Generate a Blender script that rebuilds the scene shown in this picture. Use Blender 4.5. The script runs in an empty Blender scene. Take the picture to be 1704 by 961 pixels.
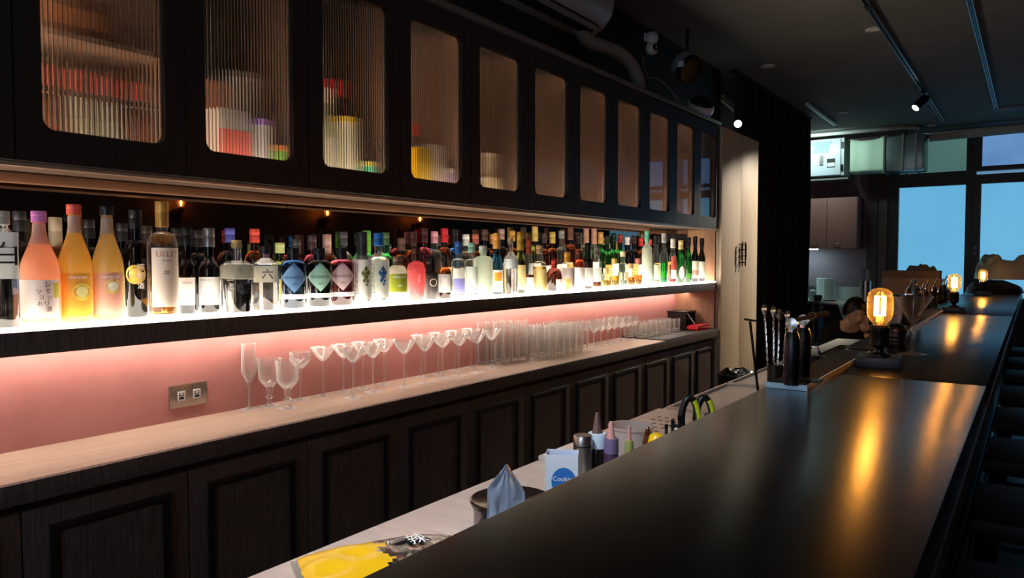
import bpy, bmesh, math, random
from math import sin, cos, pi, radians, sqrt, atan2, tan
from mathutils import Vector, Matrix, noise as mnoise
random.seed(7)
SC = bpy.context.scene
COL = SC.collection
# ---------------------------------------------------------------- camera
F = 1220.0; EYE = 1.38
YAW = math.atan(868 / F); PIT = math.atan(48.5 / F)
cd = bpy.data.cameras.new('camera'); cam = bpy.data.objects.new('camera', cd); COL.objects.link(cam)
cam.location = (0, 0, EYE); cam.rotation_euler = (pi / 2 - PIT, 0, YAW)
cd.sensor_width = 36; cd.lens = F / 1704 * 36; cd.clip_start = .02
SC.camera = cam
# ---------------------------------------------------------------- world, exposure
w = bpy.data.worlds.new('world'); SC.world = w; w.use_nodes = True
w.node_tree.nodes['Background'].inputs[0].default_value = (.25, .5, .8, 1)
w.node_tree.nodes['Background'].inputs[1].default_value = .5
SC.view_settings.view_transform = 'Standard'; SC.view_settings.look = 'None'
SC.view_settings.exposure = 0.0; SC.view_settings.gamma = 1; SC.view_settings.use_curve_mapping = False
SC.cycles.max_bounces = 16; SC.cycles.transmission_bounces = 14; SC.cycles.transparent_max_bounces = 24
SC.cycles.glossy_bounces = 6; SC.cycles.diffuse_bounces = 4
SC.cycles.sample_clamp_indirect = 4; SC.cycles.sample_clamp_direct = 0; SC.cycles.blur_glossy = .5
SC.cycles.caustics_reflective = True; SC.cycles.caustics_refractive = True
# light levels
E_SHELF = 14.      # luminous top of the bottle shelf
E_STRIP = 31.      # led strip under the bottle shelf
E_WIN = 1.0        # frosted windows
E_FIL = 150.        # bulb filaments
E_CAB = 50.         # strips added inside the wall cabinets to light them
E_DOOR = 3.0      # daylight through the entrance window behind the camera
E_KIT = 12.        # kitchen tube, W
E_LED = 14.        # bright clip light by the lockers
E_FILL_SPOT = 150.       # added unseen cool spotlight brightening the near steel table, W
def area(name, loc, rot, sx, sy, watt, col):
    l = bpy.data.lights.new(name, 'AREA'); l.shape = 'RECTANGLE'; l.size = sx; l.size_y = sy; l.energy = watt; l.color = col
    o = bpy.data.objects.new(name, l); COL.objects.link(o); o.location = loc; o.rotation_euler = rot; return o
# kitchen tube light behind the curtain and daylight entering by the door side (light of real fittings built below)
area('kitchen_light', (-2.5, 9.55, 2.90), (radians(50), 0, 0), 1.0, .08, E_KIT, (.72, 1, .92))
# ---------------------------------------------------------------- projection helpers (1704 x 961 frame)
_fw = Vector((-sin(YAW) * cos(PIT), cos(YAW) * cos(PIT), -sin(PIT)))
_rt = Vector((cos(YAW), sin(YAW), 0)); _up = _rt.cross(_fw)
def ray(px, py): return _fw + _rt * ((px - 852) / F) + _up * ((480.5 - py) / F)
def at_x(px, py, X): d = ray(px, py); return Vector((0, 0, EYE)) + d * (X / d.x)
def at_y(px, py, Y): d = ray(px, py); return Vector((0, 0, EYE)) + d * (Y / d.y)
def at_z(px, py, Z): d = ray(px, py); return Vector((0, 0, EYE)) + d * ((Z - EYE) / d.z)
def depth(P): return (Vector(P) - Vector((0, 0, EYE))).dot(_fw)
# ---------------------------------------------------------------- materials
def lin(c):
    f = lambda v: v / 12.92 if v <= .04045 else ((v + .055) / 1.055) ** 2.4
    return tuple(f(v / 255) for v in c[:3]) + (1,)
MATS = {}
def nt(name):
    m = bpy.data.materials.new(name); m.use_nodes = True; t = m.node_tree; t.nodes.clear()
    return m, t, t.nodes.new('ShaderNodeOutputMaterial')
def mat(name, col, rough=.5, metal=0, trans=0, ior=1.45, emit=None, es=0, coat=0, grain=None, bump=0, gscale=20, spec=.5, col2=None, subs=0, rvar=0, detail=4):
    """principled; grain=(sx,sy,sz) stretches a noise that mixes col and col2"""
    if name in MATS: return MATS[name]
    m, t, out = nt(name); b = t.nodes.new('ShaderNodeBsdfPrincipled'); t.links.new(b.outputs[0], out.inputs[0])
    b.inputs['Base Color'].default_value = lin(col); b.inputs['Roughness'].default_value = rough
    b.inputs['Metallic'].default_value = metal; b.inputs['Transmission Weight'].default_value = trans
    b.inputs['IOR'].default_value = ior; b.inputs['Coat Weight'].default_value = coat
    b.inputs['Specular IOR Level'].default_value = spec
    if subs: b.inputs['Subsurface Weight'].default_value = subs; b.inputs['Subsurface Radius'].default_value = (.01, .006, .004)
    if emit: b.inputs['Emission Color'].default_value = lin(emit); b.inputs['Emission Strength'].default_value = es
    if grain or bump or rvar:
        tc = t.nodes.new('ShaderNodeTexCoord'); mp = t.nodes.new('ShaderNodeMapping'); no = t.nodes.new('ShaderNodeTexNoise')
        t.links.new(tc.outputs['Object'], mp.inputs[0]); t.links.new(mp.outputs[0], no.inputs[0])
        mp.inputs['Scale'].default_value = grain or (1, 1, 1)
        no.inputs['Scale'].default_value = gscale; no.inputs['Detail'].default_value = detail; no.inputs['Roughness'].default_value = .6
        if col2:
            mx = t.nodes.new('ShaderNodeMix'); mx.data_type = 'RGBA'
            rp = t.nodes.new('ShaderNodeMapRange'); rp.inputs[1].default_value = .32; rp.inputs[2].default_value = .68
            t.links.new(no.outputs[0], rp.inputs[0]); t.links.new(rp.outputs[0], mx.inputs[0])
            mx.inputs[6].default_value = lin(col); mx.inputs[7].default_value = lin(col2)
            t.links.new(mx.outputs[2], b.inputs['Base Color'])
        if rvar:
            r2 = t.nodes.new('ShaderNodeMapRange'); r2.inputs[3].default_value = rough - rvar; r2.inputs[4].default_value = rough + rvar
            t.links.new(no.outputs[0], r2.inputs[0]); t.links.new(r2.outputs[0], b.inputs['Roughness'])
        if bump:
            bp = t.nodes.new('ShaderNodeBump'); bp.inputs['Strength'].default_value = bump; bp.inputs['Distance'].default_value = .002
            t.links.new(no.outputs[0], bp.inputs['Height']); t.links.new(bp.outputs[0], b.inputs['Normal'])
    MATS[name] = m; return m
def emis(name, col, s):
    if name in MATS: return MATS[name]
    m, t, out = nt(name); e = t.nodes.new('ShaderNodeEmission'); e.inputs[0].default_value = lin(col); e.inputs[1].default_value = s
    t.links.new(e.outputs[0], out.inputs[0]); MATS[name] = m; return m
def thin(name, col=(255, 255, 255), rough=.03, k=1.0, base=0.0):
    """thin clear glass wall: see-through with fresnel gloss"""
    if name in MATS: return MATS[name]
    m, t, out = nt(name); tr = t.nodes.new('ShaderNodeBsdfTransparent'); gl = t.nodes.new('ShaderNodeBsdfGlossy')
    tr.inputs[0].default_value = lin(col); gl.inputs['Roughness'].default_value = rough
    fr = t.nodes.new('ShaderNodeFresnel'); fr.inputs[0].default_value = 1.5
    ma = t.nodes.new('ShaderNodeMath'); ma.operation = 'MULTIPLY_ADD'; ma.inputs[1].default_value = k; ma.inputs[2].default_value = base; ma.use_clamp = True
    mx = t.nodes.new('ShaderNodeMixShader'); t.links.new(fr.outputs[0], ma.inputs[0]); t.links.new(ma.outputs[0], mx.inputs[0])
    t.links.new(tr.outputs[0], mx.inputs[1]); t.links.new(gl.outputs[0], mx.inputs[2]); t.links.new(mx.outputs[0], out.inputs[0])
    MATS[name] = m; return m
def milky(name, col, tr=.6):
    """cloudy liquid or frosted glass: scatters and passes light"""
    if name in MATS: return MATS[name]
    m, t, out = nt(name); d = t.nodes.new('ShaderNodeBsdfDiffuse'); l = t.nodes.new('ShaderNodeBsdfTranslucent'); g = t.nodes.new('ShaderNodeBsdfGlossy')
    for n in (d, l): n.inputs[0].default_value = lin(col)
    g.inputs['Roughness'].default_value = .25
    a = t.nodes.new('ShaderNodeMixShader'); a.inputs[0].default_value = tr; b = t.nodes.new('ShaderNodeMixShader'); fr = t.nodes.new('ShaderNodeFresnel'); fr.inputs[0].default_value = 1.35
    t.links.new(d.outputs[0], a.inputs[1]); t.links.new(l.outputs[0], a.inputs[2]); t.links.new(fr.outputs[0], b.inputs[0])
    t.links.new(a.outputs[0], b.inputs[1]); t.links.new(g.outputs[0], b.inputs[2]); t.links.new(b.outputs[0], out.inputs[0])
    MATS[name] = m; return m
DARKWOOD = mat('dark_wood', (58, 48, 42), .42, grain=(1, 1, .06), gscale=160, col2=(92, 78, 69), bump=.25)
UPWOOD = mat('upper_door_wood', (20, 17, 16), .45, grain=(1, 1, .06), gscale=160, col2=(38, 33, 30), bump=.25)
BLACKWOOD = mat('black_wood', (17, 14, 13), .4, grain=(1, 1, .06), gscale=160, col2=(26, 22, 20), bump=.2)
OAK = mat('light_oak', (176, 158, 134), .45, grain=(1, 1, .05), gscale=60, col2=(208, 190, 164), bump=.1)
OAKTOP = mat('oak_worktop', (186, 166, 148), .4, grain=(1, .06, 1), gscale=60, col2=(206, 186, 166), bump=.05)
CABWOOD = mat('cabinet_interior_wood', (112, 88, 74), .5, grain=(1, 1, .05), gscale=60, col2=(128, 101, 86))
SOFFIT = mat('soffit_wood', (64, 47, 38), .4, grain=(1, .05, 1), gscale=60, col2=(74, 55, 44))
PINK = mat('pink_plaster', (176, 118, 114), .6, grain=(1, 1, 1), gscale=9, col2=(186, 127, 122), bump=.05)
BLACK = mat('black_paint', (22, 21, 21), .6)
CEIL = mat('ceiling_paint', (100, 94, 88), .8, grain=(1, 1, 1), gscale=2, col2=(90, 85, 80))
BARTOP = mat('bar_top_laminate', (15, 14, 12), .26, spec=.08, grain=(1, 1, 1), gscale=420, bump=.003, col2=(20, 18, 16), rvar=.015, detail=3)
STEEL = mat('brushed_steel', (196, 192, 186), .3, 1, grain=(40, 1, 1), gscale=9, rvar=.08)
STEELC = mat('steel_counter', (236, 230, 222), .34, .5, grain=(.6, 7, 1), gscale=3, detail=2, rvar=.16, bump=.05, col2=(218, 212, 204))
SINKST = mat('sink_steel', (124, 122, 118), .5, .9)
CHROME = mat('chrome', (225, 225, 228), .08, 1)
BLKMET = mat('black_metal', (16, 16, 16), .35, .6)
BLKPLA = mat('black_plastic', (14, 14, 15), .35)
RUBBER = mat('black_rubber', (14, 14, 14), .55, bump=.3, gscale=80)
WHITEPL = mat('white_plastic', (205, 206, 204), .4)
GREYPL = mat('grey_plastic', (120, 120, 122), .45)
MIRROR = mat('tinted_mirror', (140, 128, 122), .015, 1)
def edgeglass(name, col, lo, hi, pw, rough=.03, tl=.5):
    '''clear glass with edges whitened by view angle in place of caught light'''
    m, t, out = nt(name); tr = t.nodes.new('ShaderNodeBsdfTransparent'); tr.inputs[0].default_value = lin(col)
    gl = t.nodes.new('ShaderNodeBsdfGlossy'); gl.inputs['Roughness'].default_value = rough
    df = t.nodes.new('ShaderNodeBsdfDiffuse'); df.inputs[0].default_value = (.9, .9, .88, 1); ts = t.nodes.new('ShaderNodeBsdfTranslucent'); ts.inputs[0].default_value = (.9, .9, .88, 1)  # white scatter mixed in stands for strip-light highlights on glass edges
    a = t.nodes.new('ShaderNodeMixShader'); t.links.new(df.outputs[0], a.inputs[1]); t.links.new(ts.outputs[0], a.inputs[2])
    b = t.nodes.new('ShaderNodeMixShader'); b.inputs[0].default_value = tl; t.links.new(gl.outputs[0], b.inputs[1]); t.links.new(a.outputs[0], b.inputs[2])
    lw = t.nodes.new('ShaderNodeLayerWeight'); lw.inputs[0].default_value = .5
    p = t.nodes.new('ShaderNodeMath'); p.operation = 'POWER'; p.inputs[1].default_value = pw; t.links.new(lw.outputs['Facing'], p.inputs[0])
    r = t.nodes.new('ShaderNodeMath'); r.operation = 'MULTIPLY_ADD'; r.inputs[1].default_value = hi; r.inputs[2].default_value = lo; r.use_clamp = True; t.links.new(p.outputs[0], r.inputs[0])
    mx = t.nodes.new('ShaderNodeMixShader'); t.links.new(r.outputs[0], mx.inputs[0]); t.links.new(tr.outputs[0], mx.inputs[1]); t.links.new(b.outputs[0], mx.inputs[2])
    t.links.new(mx.outputs[0], out.inputs[0]); return m
STEMG = edgeglass('stemware_glass', (254, 254, 253), .11, 1.9, 2.0, tl=.75)
CLEAR = edgeglass('drinking_glass', (254, 254, 253), .075, 1.6, 2.2, tl=.75)
GLASS = mat('clear_glass', (255, 255, 255), .0, 0, 1, 1.5)
FLUTED = mat('fluted_glass', (250, 246, 240), .03, 0, 1, 1.5)
AMBGLASS = None
THIN = edgeglass('bottle_glass', (244, 248, 244), .03, .5, 3.0)
AMBGLASS = edgeglass('amber_bulb_glass', (255, 226, 176), .03, .14, 2.4)
AMBGLASS.node_tree.nodes['Diffuse BSDF'].inputs[0].default_value = (.9, .68, .42, 1); AMBGLASS.node_tree.nodes['Translucent BSDF'].inputs[0].default_value = (.9, .68, .42, 1)
PAPER = mat('paper_white', (240, 236, 228), .6)
BROWNWALL = mat('mauve_brown_paint', (112, 86, 94), .7)
SKIN = mat('skin', (222, 178, 152), .5, subs=.1)
HAIR = mat('black_hair', (22, 19, 18), .35, grain=(1, 1, .2), gscale=90, bump=.6)
CLOTH = mat('black_cotton', (20, 20, 21), .9)
# ---------------------------------------------------------------- mesh builder
class M:
    def __init__(s): s.v = []; s.f = []
    def add(s, vs, fs):
        n = len(s.v); s.v += [tuple(v) for v in vs]; s.f += [tuple(i + n for i in f) for f in fs]; return s
    def box(s, x0, y0, z0, x1, y1, z1):
        x0, x1 = min(x0, x1), max(x0, x1); y0, y1 = min(y0, y1), max(y0, y1); z0, z1 = min(z0, z1), max(z0, z1)
        return s.add([(x0, y0, z0), (x1, y0, z0), (x1, y1, z0), (x0, y1, z0), (x0, y0, z1), (x1, y0, z1), (x1, y1, z1), (x0, y1, z1)],
                     [(0, 3, 2, 1), (4, 5, 6, 7), (0, 1, 5, 4), (1, 2, 6, 5), (2, 3, 7, 6), (3, 0, 4, 7)])
    def obox(s, c, sz, rot=(0, 0, 0)):
        from mathutils import Euler
        R = Euler(rot).to_matrix(); m = M().box(-sz[0] / 2, -sz[1] / 2, -sz[2] / 2, sz[0] / 2, sz[1] / 2, sz[2] / 2)
        return s.add([R @ Vector(v) + Vector(c) for v in m.v], m.f)
    def lathe(s, prof, seg=24, c=(0, 0, 0), sq=0, sqr=None, rot=None):
        """prof [(r,z)] from bottom to top; sq>0: squared cross-section where r is near sqr"""
        vs, fs, rings = [], [], []
        for r, z in prof:
            if r < 1e-6: rings.append([len(vs)]); vs.append(Vector((0, 0, z))); continue
            ring = []
            for k in range(seg):
                a = 2 * pi * k / seg; rr = r
                if sq:
                    q = min(1, max(0, (r / sqr - .45) / .4)) * sq
                    n = 2 + 6 * q
                    rr = r * (abs(cos(a)) ** n + abs(sin(a)) ** n) ** (-1 / n) * (1 - .06 * q)
                ring.append(len(vs)); vs.append(Vector((rr * cos(a), rr * sin(a), z)))
            rings.append(ring)
        for A, B in zip(rings, rings[1:]):
            if len(A) == 1 and len(B) == 1: continue
            for k in range(seg):
                k2 = (k + 1) % seg
                if len(A) == 1: fs.append((A[0], B[k2], B[k]))
                elif len(B) == 1: fs.append((A[k], A[k2], B[0]))
                else: fs.append((A[k], A[k2], B[k2], B[k]))
        if rot is not None: vs = [rot @ v for v in vs]
        return s.add([v + Vector(c) for v in vs], fs)
    def tube(s, pts, r, seg=8, cap=True):
        pts = [Vector(p) for p in pts]; n = len(pts); rs = r if isinstance(r, (list, tuple)) else [r] * n
        vs, fs = [], []; t0 = (pts[1] - pts[0]).normalized(); u = t0.orthogonal().normalized()
        for i, p in enumerate(pts):
            t = ((pts[min(i + 1, n - 1)] - pts[max(i - 1, 0)])).normalized()
            u = (u - t * u.dot(t)).normalized(); w_ = t.cross(u)
            for k in range(seg):
                a = 2 * pi * k / seg; vs.append(p + (u * cos(a) + w_ * sin(a)) * rs[i])
        for i in range(n - 1):
            for k in range(seg):
                k2 = (k + 1) % seg; fs.append((i * seg + k, i * seg + k2, (i + 1) * seg + k2, (i + 1) * seg + k))
        if cap: fs.append(tuple(range(seg))[::-1]); fs.append(tuple(range((n - 1) * seg, n * seg)))
        return s.add(vs, fs)
    def cyl(s, c, r, h, seg=24, r2=None): r2 = r if r2 is None else r2; return s.lathe([(0, 0), (r, 0), (r2, h), (0, h)], seg, c)
    def prism(s, poly, h, place):
        """poly 2-D outline (counter-clockwise) pushed h; place(u,v,w)->xyz"""
        n = len(poly); vs = [place(a, b, 0) for a, b in poly] + [place(a, b, h) for a, b in poly]
        fs = [tuple(range(n))[::-1], tuple(range(n, 2 * n))] + [(i, (i + 1) % n, (i + 1) % n + n, i + n) for i in range(n)]
        return s.add(vs, fs)
    def ring(s, outer, inner, h, place):
        n = len(outer); P = [place(a, b, 0) for a, b in outer] + [place(a, b, 0) for a, b in inner] + [place(a, b, h) for a, b in outer] + [place(a, b, h) for a, b in inner]
        fs = []
        for i in range(n):
            j = (i + 1) % n
            fs += [(i, i + n, j + n, j), (i + 2 * n, j + 2 * n, j + 3 * n, i + 3 * n), (i, j, j + 2 * n, i + 2 * n), (i + n, i + 3 * n, j + 3 * n, j + n)]
        return s.add(P, fs)
    def xf(s, mtx): s.v = [tuple(mtx @ Vector(v)) for v in s.v]; return s
    def build(s, name, m, parent=None, smooth=None, bevel=0, kind=None, fix=False):
        me = bpy.data.meshes.new(name); me.from_pydata(s.v, [], s.f); me.update()
        if bevel or fix:
            b = bmesh.new(); b.from_mesh(me)
            bmesh.ops.recalc_face_normals(b, faces=b.faces)
            if bevel:
                es = [e for e in b.edges if len(e.link_faces) == 2 and e.calc_face_angle() > .6]
                bmesh.ops.bevel(b, geom=es, offset=bevel, segments=2, profile=.6, affect='EDGES')
            b.to_mesh(me); b.free()
        if smooth is None: smooth = bool(bevel)
        if smooth:
            me.shade_smooth(); me.set_sharp_from_angle(angle=radians(smooth if smooth > 1 else 38))
        me.materials.append(m)
        o = bpy.data.objects.new(name, me); COL.objects.link(o)
        if parent: o.parent = parent
        if kind: o['kind'] = kind
        return o
def rrect(w, h, r, n=6, cx=0, cy=0):
    out = []
    for sx, sy, a0 in ((1, -1, -pi / 2), (1, 1, 0), (-1, 1, pi / 2), (-1, -1, pi)):
        for k in range(n + 1):
            a = a0 + pi / 2 * k / n; out.append((cx + sx * (w / 2 - r) + r * cos(a), cy + sy * (h / 2 - r) + r * sin(a)))
    return out
def rect_like(w, h, n=6, cx=0, cy=0):
    """sharp rectangle with the point count of rrect"""
    out = []
    for sx, sy, sd in ((1, -1, 0), (1, 1, 1), (-1, 1, 2), (-1, -1, 3)):
        for k in range(n + 1): out.append((cx + sx * w / 2, cy + sy * h / 2))
    return out
def thing(name, label, cat, loc=(0, 0, 0), rz=0, group=None):
    o = bpy.data.objects.new(name, None); COL.objects.link(o); o.location = loc; o.rotation_euler = (0, 0, rz)
    o.empty_display_size = .05; o['label'] = label; o['category'] = cat
    if group: o['group'] = group
    return o
def tag(o, label, cat, group=None):
    o['label'] = label; o['category'] = cat
    if group: o['group'] = group
    return o
def struct(name, m_, mt, parent=None, **k):
    o = m_.build(name, mt, parent, **k); o['kind'] = 'structure'; return o
def dup(root, loc, rz, label, group=None):
    r = root.copy(); COL.objects.link(r); r.location = loc; r.rotation_euler = (0, 0, rz); r['label'] = label
    if group: r['group'] = group
    for ch in list(root.children):
        c = ch.copy(); COL.objects.link(c); c.parent = r
        for g in list(ch.children): d = g.copy(); COL.objects.link(d); d.parent = c
    return r
_T = {}
def glyphs(s, size):
    if s not in _T:
        cu = bpy.data.curves.new('t', 'FONT'); cu.body = s; cu.size = 1; cu.align_x = 'CENTER'; cu.align_y = 'CENTER'; cu.resolution_u = 3
        ob = bpy.data.objects.new('t', cu); COL.objects.link(ob); bpy.context.view_layer.update()
        me = bpy.data.meshes.new_from_object(ob); _T[s] = ([v.co.copy() for v in me.vertices], [tuple(p.vertices) for p in me.polygons])
        bpy.data.objects.remove(ob); bpy.data.meshes.remove(me)
    v, f = _T[s]; return [p * size for p in v], f
def lettering(s, size, mt, parent, fn, name='lettering', sx=1, rot=0):
    """fn(u,v) -> xyz surface position"""
    v, f = glyphs(s, size); m = M(); c_, s_ = cos(rot), sin(rot)
    m.add([fn((p.x * c_ - p.y * s_) * sx, p.x * s_ + p.y * c_) for p in v], f); return m.build(name, mt, parent)
INK = mat('dark_ink', (30, 28, 30), .6); WINK = mat('white_ink', (250, 248, 240), .6)
GINK = mat('grey_ink', (110, 110, 112), .6); GOLDINK = mat('gold_ink', (190, 130, 70), .5)
# ================================================================ the shell
WX = -2.2; CZ = 2.98; FARY = 10.6
struct('floor', M().box(-3.4, -1.6, -.05, 1.4, FARY + .1, 0), mat('dark_floor', (34, 31, 30), .5, grain=(1, 1, 1), gscale=3, col2=(44, 40, 38)))
struct('ceiling', M().box(-3.4, -1.6, CZ, 1.4, FARY + .1, CZ + .05), CEIL)
struct('wall_left', M().box(WX - .1, -1.5, 0, WX, 6.15, CZ), BLACK)
struct('wall_kitchen', M().box(-3.4, 6.15, 0, -3.3, FARY, CZ), BROWNWALL)
struct('wall_return', M().box(-3.3, 6.05, 0, WX - .1, 6.15, CZ), BLACK)
struct('wall_right', M().box(1.3, -1.5, 0, 1.4, FARY, CZ), mat('dark_brown_paint', (52, 40, 34), .6))
struct('wall_back', M().box(-2.3, -1.6, 0, 1.3, -1.5, CZ), BLACK)
struct('wall_far', M().box(-3.4, FARY, 0, -1.56, FARY + .1, CZ), BROWNWALL)
struct('trim_1', M().box(-1.80, FARY - .03, 0, -1.68, FARY, CZ), mat('mauve_trim', (70, 52, 54), .6))
struct('trim_2', M().box(-1.66, FARY - .05, 0, -1.56, FARY, CZ), mat('mauve_trim', (70, 52, 54), .6))
# pink backsplash between worktop and shelf
struct('window_7', M().box(-1.30, -1.50, .9, -1.24, -1.46, 2.5).box(.44, -1.50, .9, .50, -1.46, 2.5).box(-1.24, -1.50, 2.44, .44, -1.46, 2.5).box(-1.24, -1.50, .9, .44, -1.46, .96), mat('window_frame_black', (17, 17, 19), .4))
M().box(-1.24, -1.495, .96, .44, -1.487, 2.44).build('pane', emis('entrance_pane_daylight', (206, 226, 255), E_DOOR), bpy.data.objects['window_7'])
struct('trim_3', M().box(WX, -1.5, .872, WX + .004, 5.24, 1.16), PINK)
# window wall: black frames
FR = mat('window_frame_black', (17, 17, 19), .4)
def window(n, x0, x1, z0, z1, pane_mat, mull=None):
    t = .055
    m = M().box(x0 - t, FARY - .04, z0 - t, x0, FARY + .06, z1 + t).box(x1, FARY - .04, z0 - t, x1 + t, FARY + .06, z1 + t)
    m.box(x0, FARY - .04, z1, x1, FARY + .06, z1 + t).box(x0, FARY - .04, z0 - t, x1, FARY + .06, z0)
    o = struct('window_%d' % n, m, FR)
    p = M().box(x0, FARY + .02, z0, x1, FARY + .028, z1).build('pane', pane_mat, o)
    return o
def lit_pane(name, c, s, c2=None):
    m, t, out = nt(name); e = t.nodes.new('ShaderNodeEmission'); tc = t.nodes.new('ShaderNodeTexCoord'); no = t.nodes.new('ShaderNodeTexNoise'); no.inputs['Scale'].default_value = 1.6
    mx = t.nodes.new('ShaderNodeMix'); mx.data_type = 'RGBA'; mx.inputs[6].default_value = lin(c); mx.inputs[7].default_value = lin(c2 or c)
    t.links.new(tc.outputs['Object'], no.inputs[0]); t.links.new(no.outputs[0], mx.inputs[0]); t.links.new(mx.outputs[2], e.inputs[0]); e.inputs[1].default_value = s
    g = t.nodes.new('ShaderNodeBsdfGlossy'); g.inputs['Roughness'].default_value = .15; fr = t.nodes.new('ShaderNodeFresnel'); fr.inputs[0].default_value = 1.3
    ms = t.nodes.new('ShaderNodeMixShader'); t.links.new(fr.outputs[0], ms.inputs[0]); t.links.new(e.outputs[0], ms.inputs[1]); t.links.new(g.outputs[0], ms.inputs[2])
    t.links.new(ms.outputs[0], out.inputs[0]); return m
SKYP = lit_pane('frosted_pane_daylight', (96, 172, 214), E_WIN, (108, 184, 224))
SKYB = lit_pane('frosted_pane_shaded', (52, 98, 158), E_WIN, (120, 168, 214))
SKYT = lit_pane('frosted_pane_teal', (66, 100, 98), E_WIN * .9, (84, 122, 116))
window(1, -1.43, -.70, .92, 2.30, SKYP); window(2, -.54, .55, .92, 2.30, SKYP); window(3, .70, 1.22, .92, 2.30, SKYP)
window(4, -1.43, -.70, 2.47, 2.90, SKYT); window(5, -.54, .55, 2.51, 2.90, SKYB); window(6, .70, 1.22, 2.51, 2.90, SKYB)
m = M()
for a, b in ((-1.56, -1.485), (-.645, -.595), (.605, .645), (1.275, 1.3)): m.box(a, FARY - .02, 0, b, FARY + .05, CZ)
m.box(-1.485, FARY - .015, 0, 1.275, FARY + .05, .865).box(-1.485, FARY - .015, 2.355, 1.275, FARY + .05, 2.415)
struct('wall_window', m, FR)
t = thing('door_lock', 'small grey lock plate on black frame between the two big blue panes', 'lock', at_y(1623, 416, FARY - .06))
M().box(-.012, 0, -.05, .012, .02, .05).build('lock_plate', GREYPL, t, bevel=.003); M().box(-.006, -.02, -.02, .006, 0, .02).build('turn_knob', BLKMET, t)
# ================================================================ back bar
P0 = .412; Y1 = 5.24
def door_y(k): return Y1 - P0 * (k + 1), Y1 - P0 * k   # k = 0 is the farthest door
plc = lambda X: (lambda a, b, h: (X + h, a, b))
# fluted pane mesh shared
GW, GH = .296, .585
pane = M(); N = 29; per = (GW + .012) / N; zz = [-(GH + .012) / 2, (GH + .012) / 2]; vs = []; cols = []
for i in range(N * 8 + 1):
    u = i / 8; y = -(GW + .012) / 2 + u * per; fr = u - math.floor(u); d = .0024 * sqrt(max(0, 1 - (2 * fr - 1) ** 2))
    cols.append((y, -.0015 - d))
n = len(cols)
for y, x in cols: vs.append((x, y, zz[0]))
for y, x in cols: vs.append((x, y, zz[1]))
for y, x in cols: vs.append((.0015, y, zz[0]))
for y, x in cols: vs.append((.0015, y, zz[1]))
fs = []
for i in range(n - 1):
    fs += [(i, i + n, i + 1 + n, i + 1), (i + 2 * n, i + 1 + 2 * n, i + 1 + 3 * n, i + 3 * n), (i, i + 1, i + 1 + 2 * n, i + 2 * n), (i + n, i + 3 * n, i + 1 + 3 * n, i + 1 + n)]
fs += [(0, 2 * n, 3 * n, n), (n - 1, 2 * n - 1, 4 * n - 1, 3 * n - 1)]
pane.add(vs, fs)
UB, UT = 1.604, 2.345; DX = -1.88
dframe = M().ring(rect_like(P0 - .004, UT - UB - .006), rrect(GW, GH, .03), .022, plc(-.022))
# the glass sits behind the opening
bead = M().ring(rrect(GW - .0004, GH - .0004, .03), rrect(GW - .008, GH - .008, .026), .005, plc(-.018))
BRONZE = mat('glass_edge_bead', (120, 92, 70), .35, .3)
first = None
ords = ['farthest', 'second', 'third', 'fourth', 'fifth', 'sixth', 'seventh', 'eighth']
panes_mesh = None
unit = None
cab_desc = ['nearest the pale lockers', 'second from the pale lockers', 'third from the pale lockers',
            'with a yellow box inside', 'with a red-capped bottle inside', 'with a row of bottles inside', 'at the near picture edge']
FILLW = emis('cabinet_fill', (255, 228, 196), E_CAB); FILLX = emis('cabinet_bright_fill', (255, 232, 204), E_CAB * 2.6); FILLX3 = emis('cabinet_bright_side_fill', (255, 232, 204), E_CAB * 1.1); FILLW3 = emis('cabinet_side_fill', (255, 230, 200), E_CAB * .3); FILLW2 = emis('cabinet_top_fill', (255, 222, 190), E_CAB * .5)  # glow of the strips added to brighten the cabinet interiors
upper = []
DWIN = {}
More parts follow.
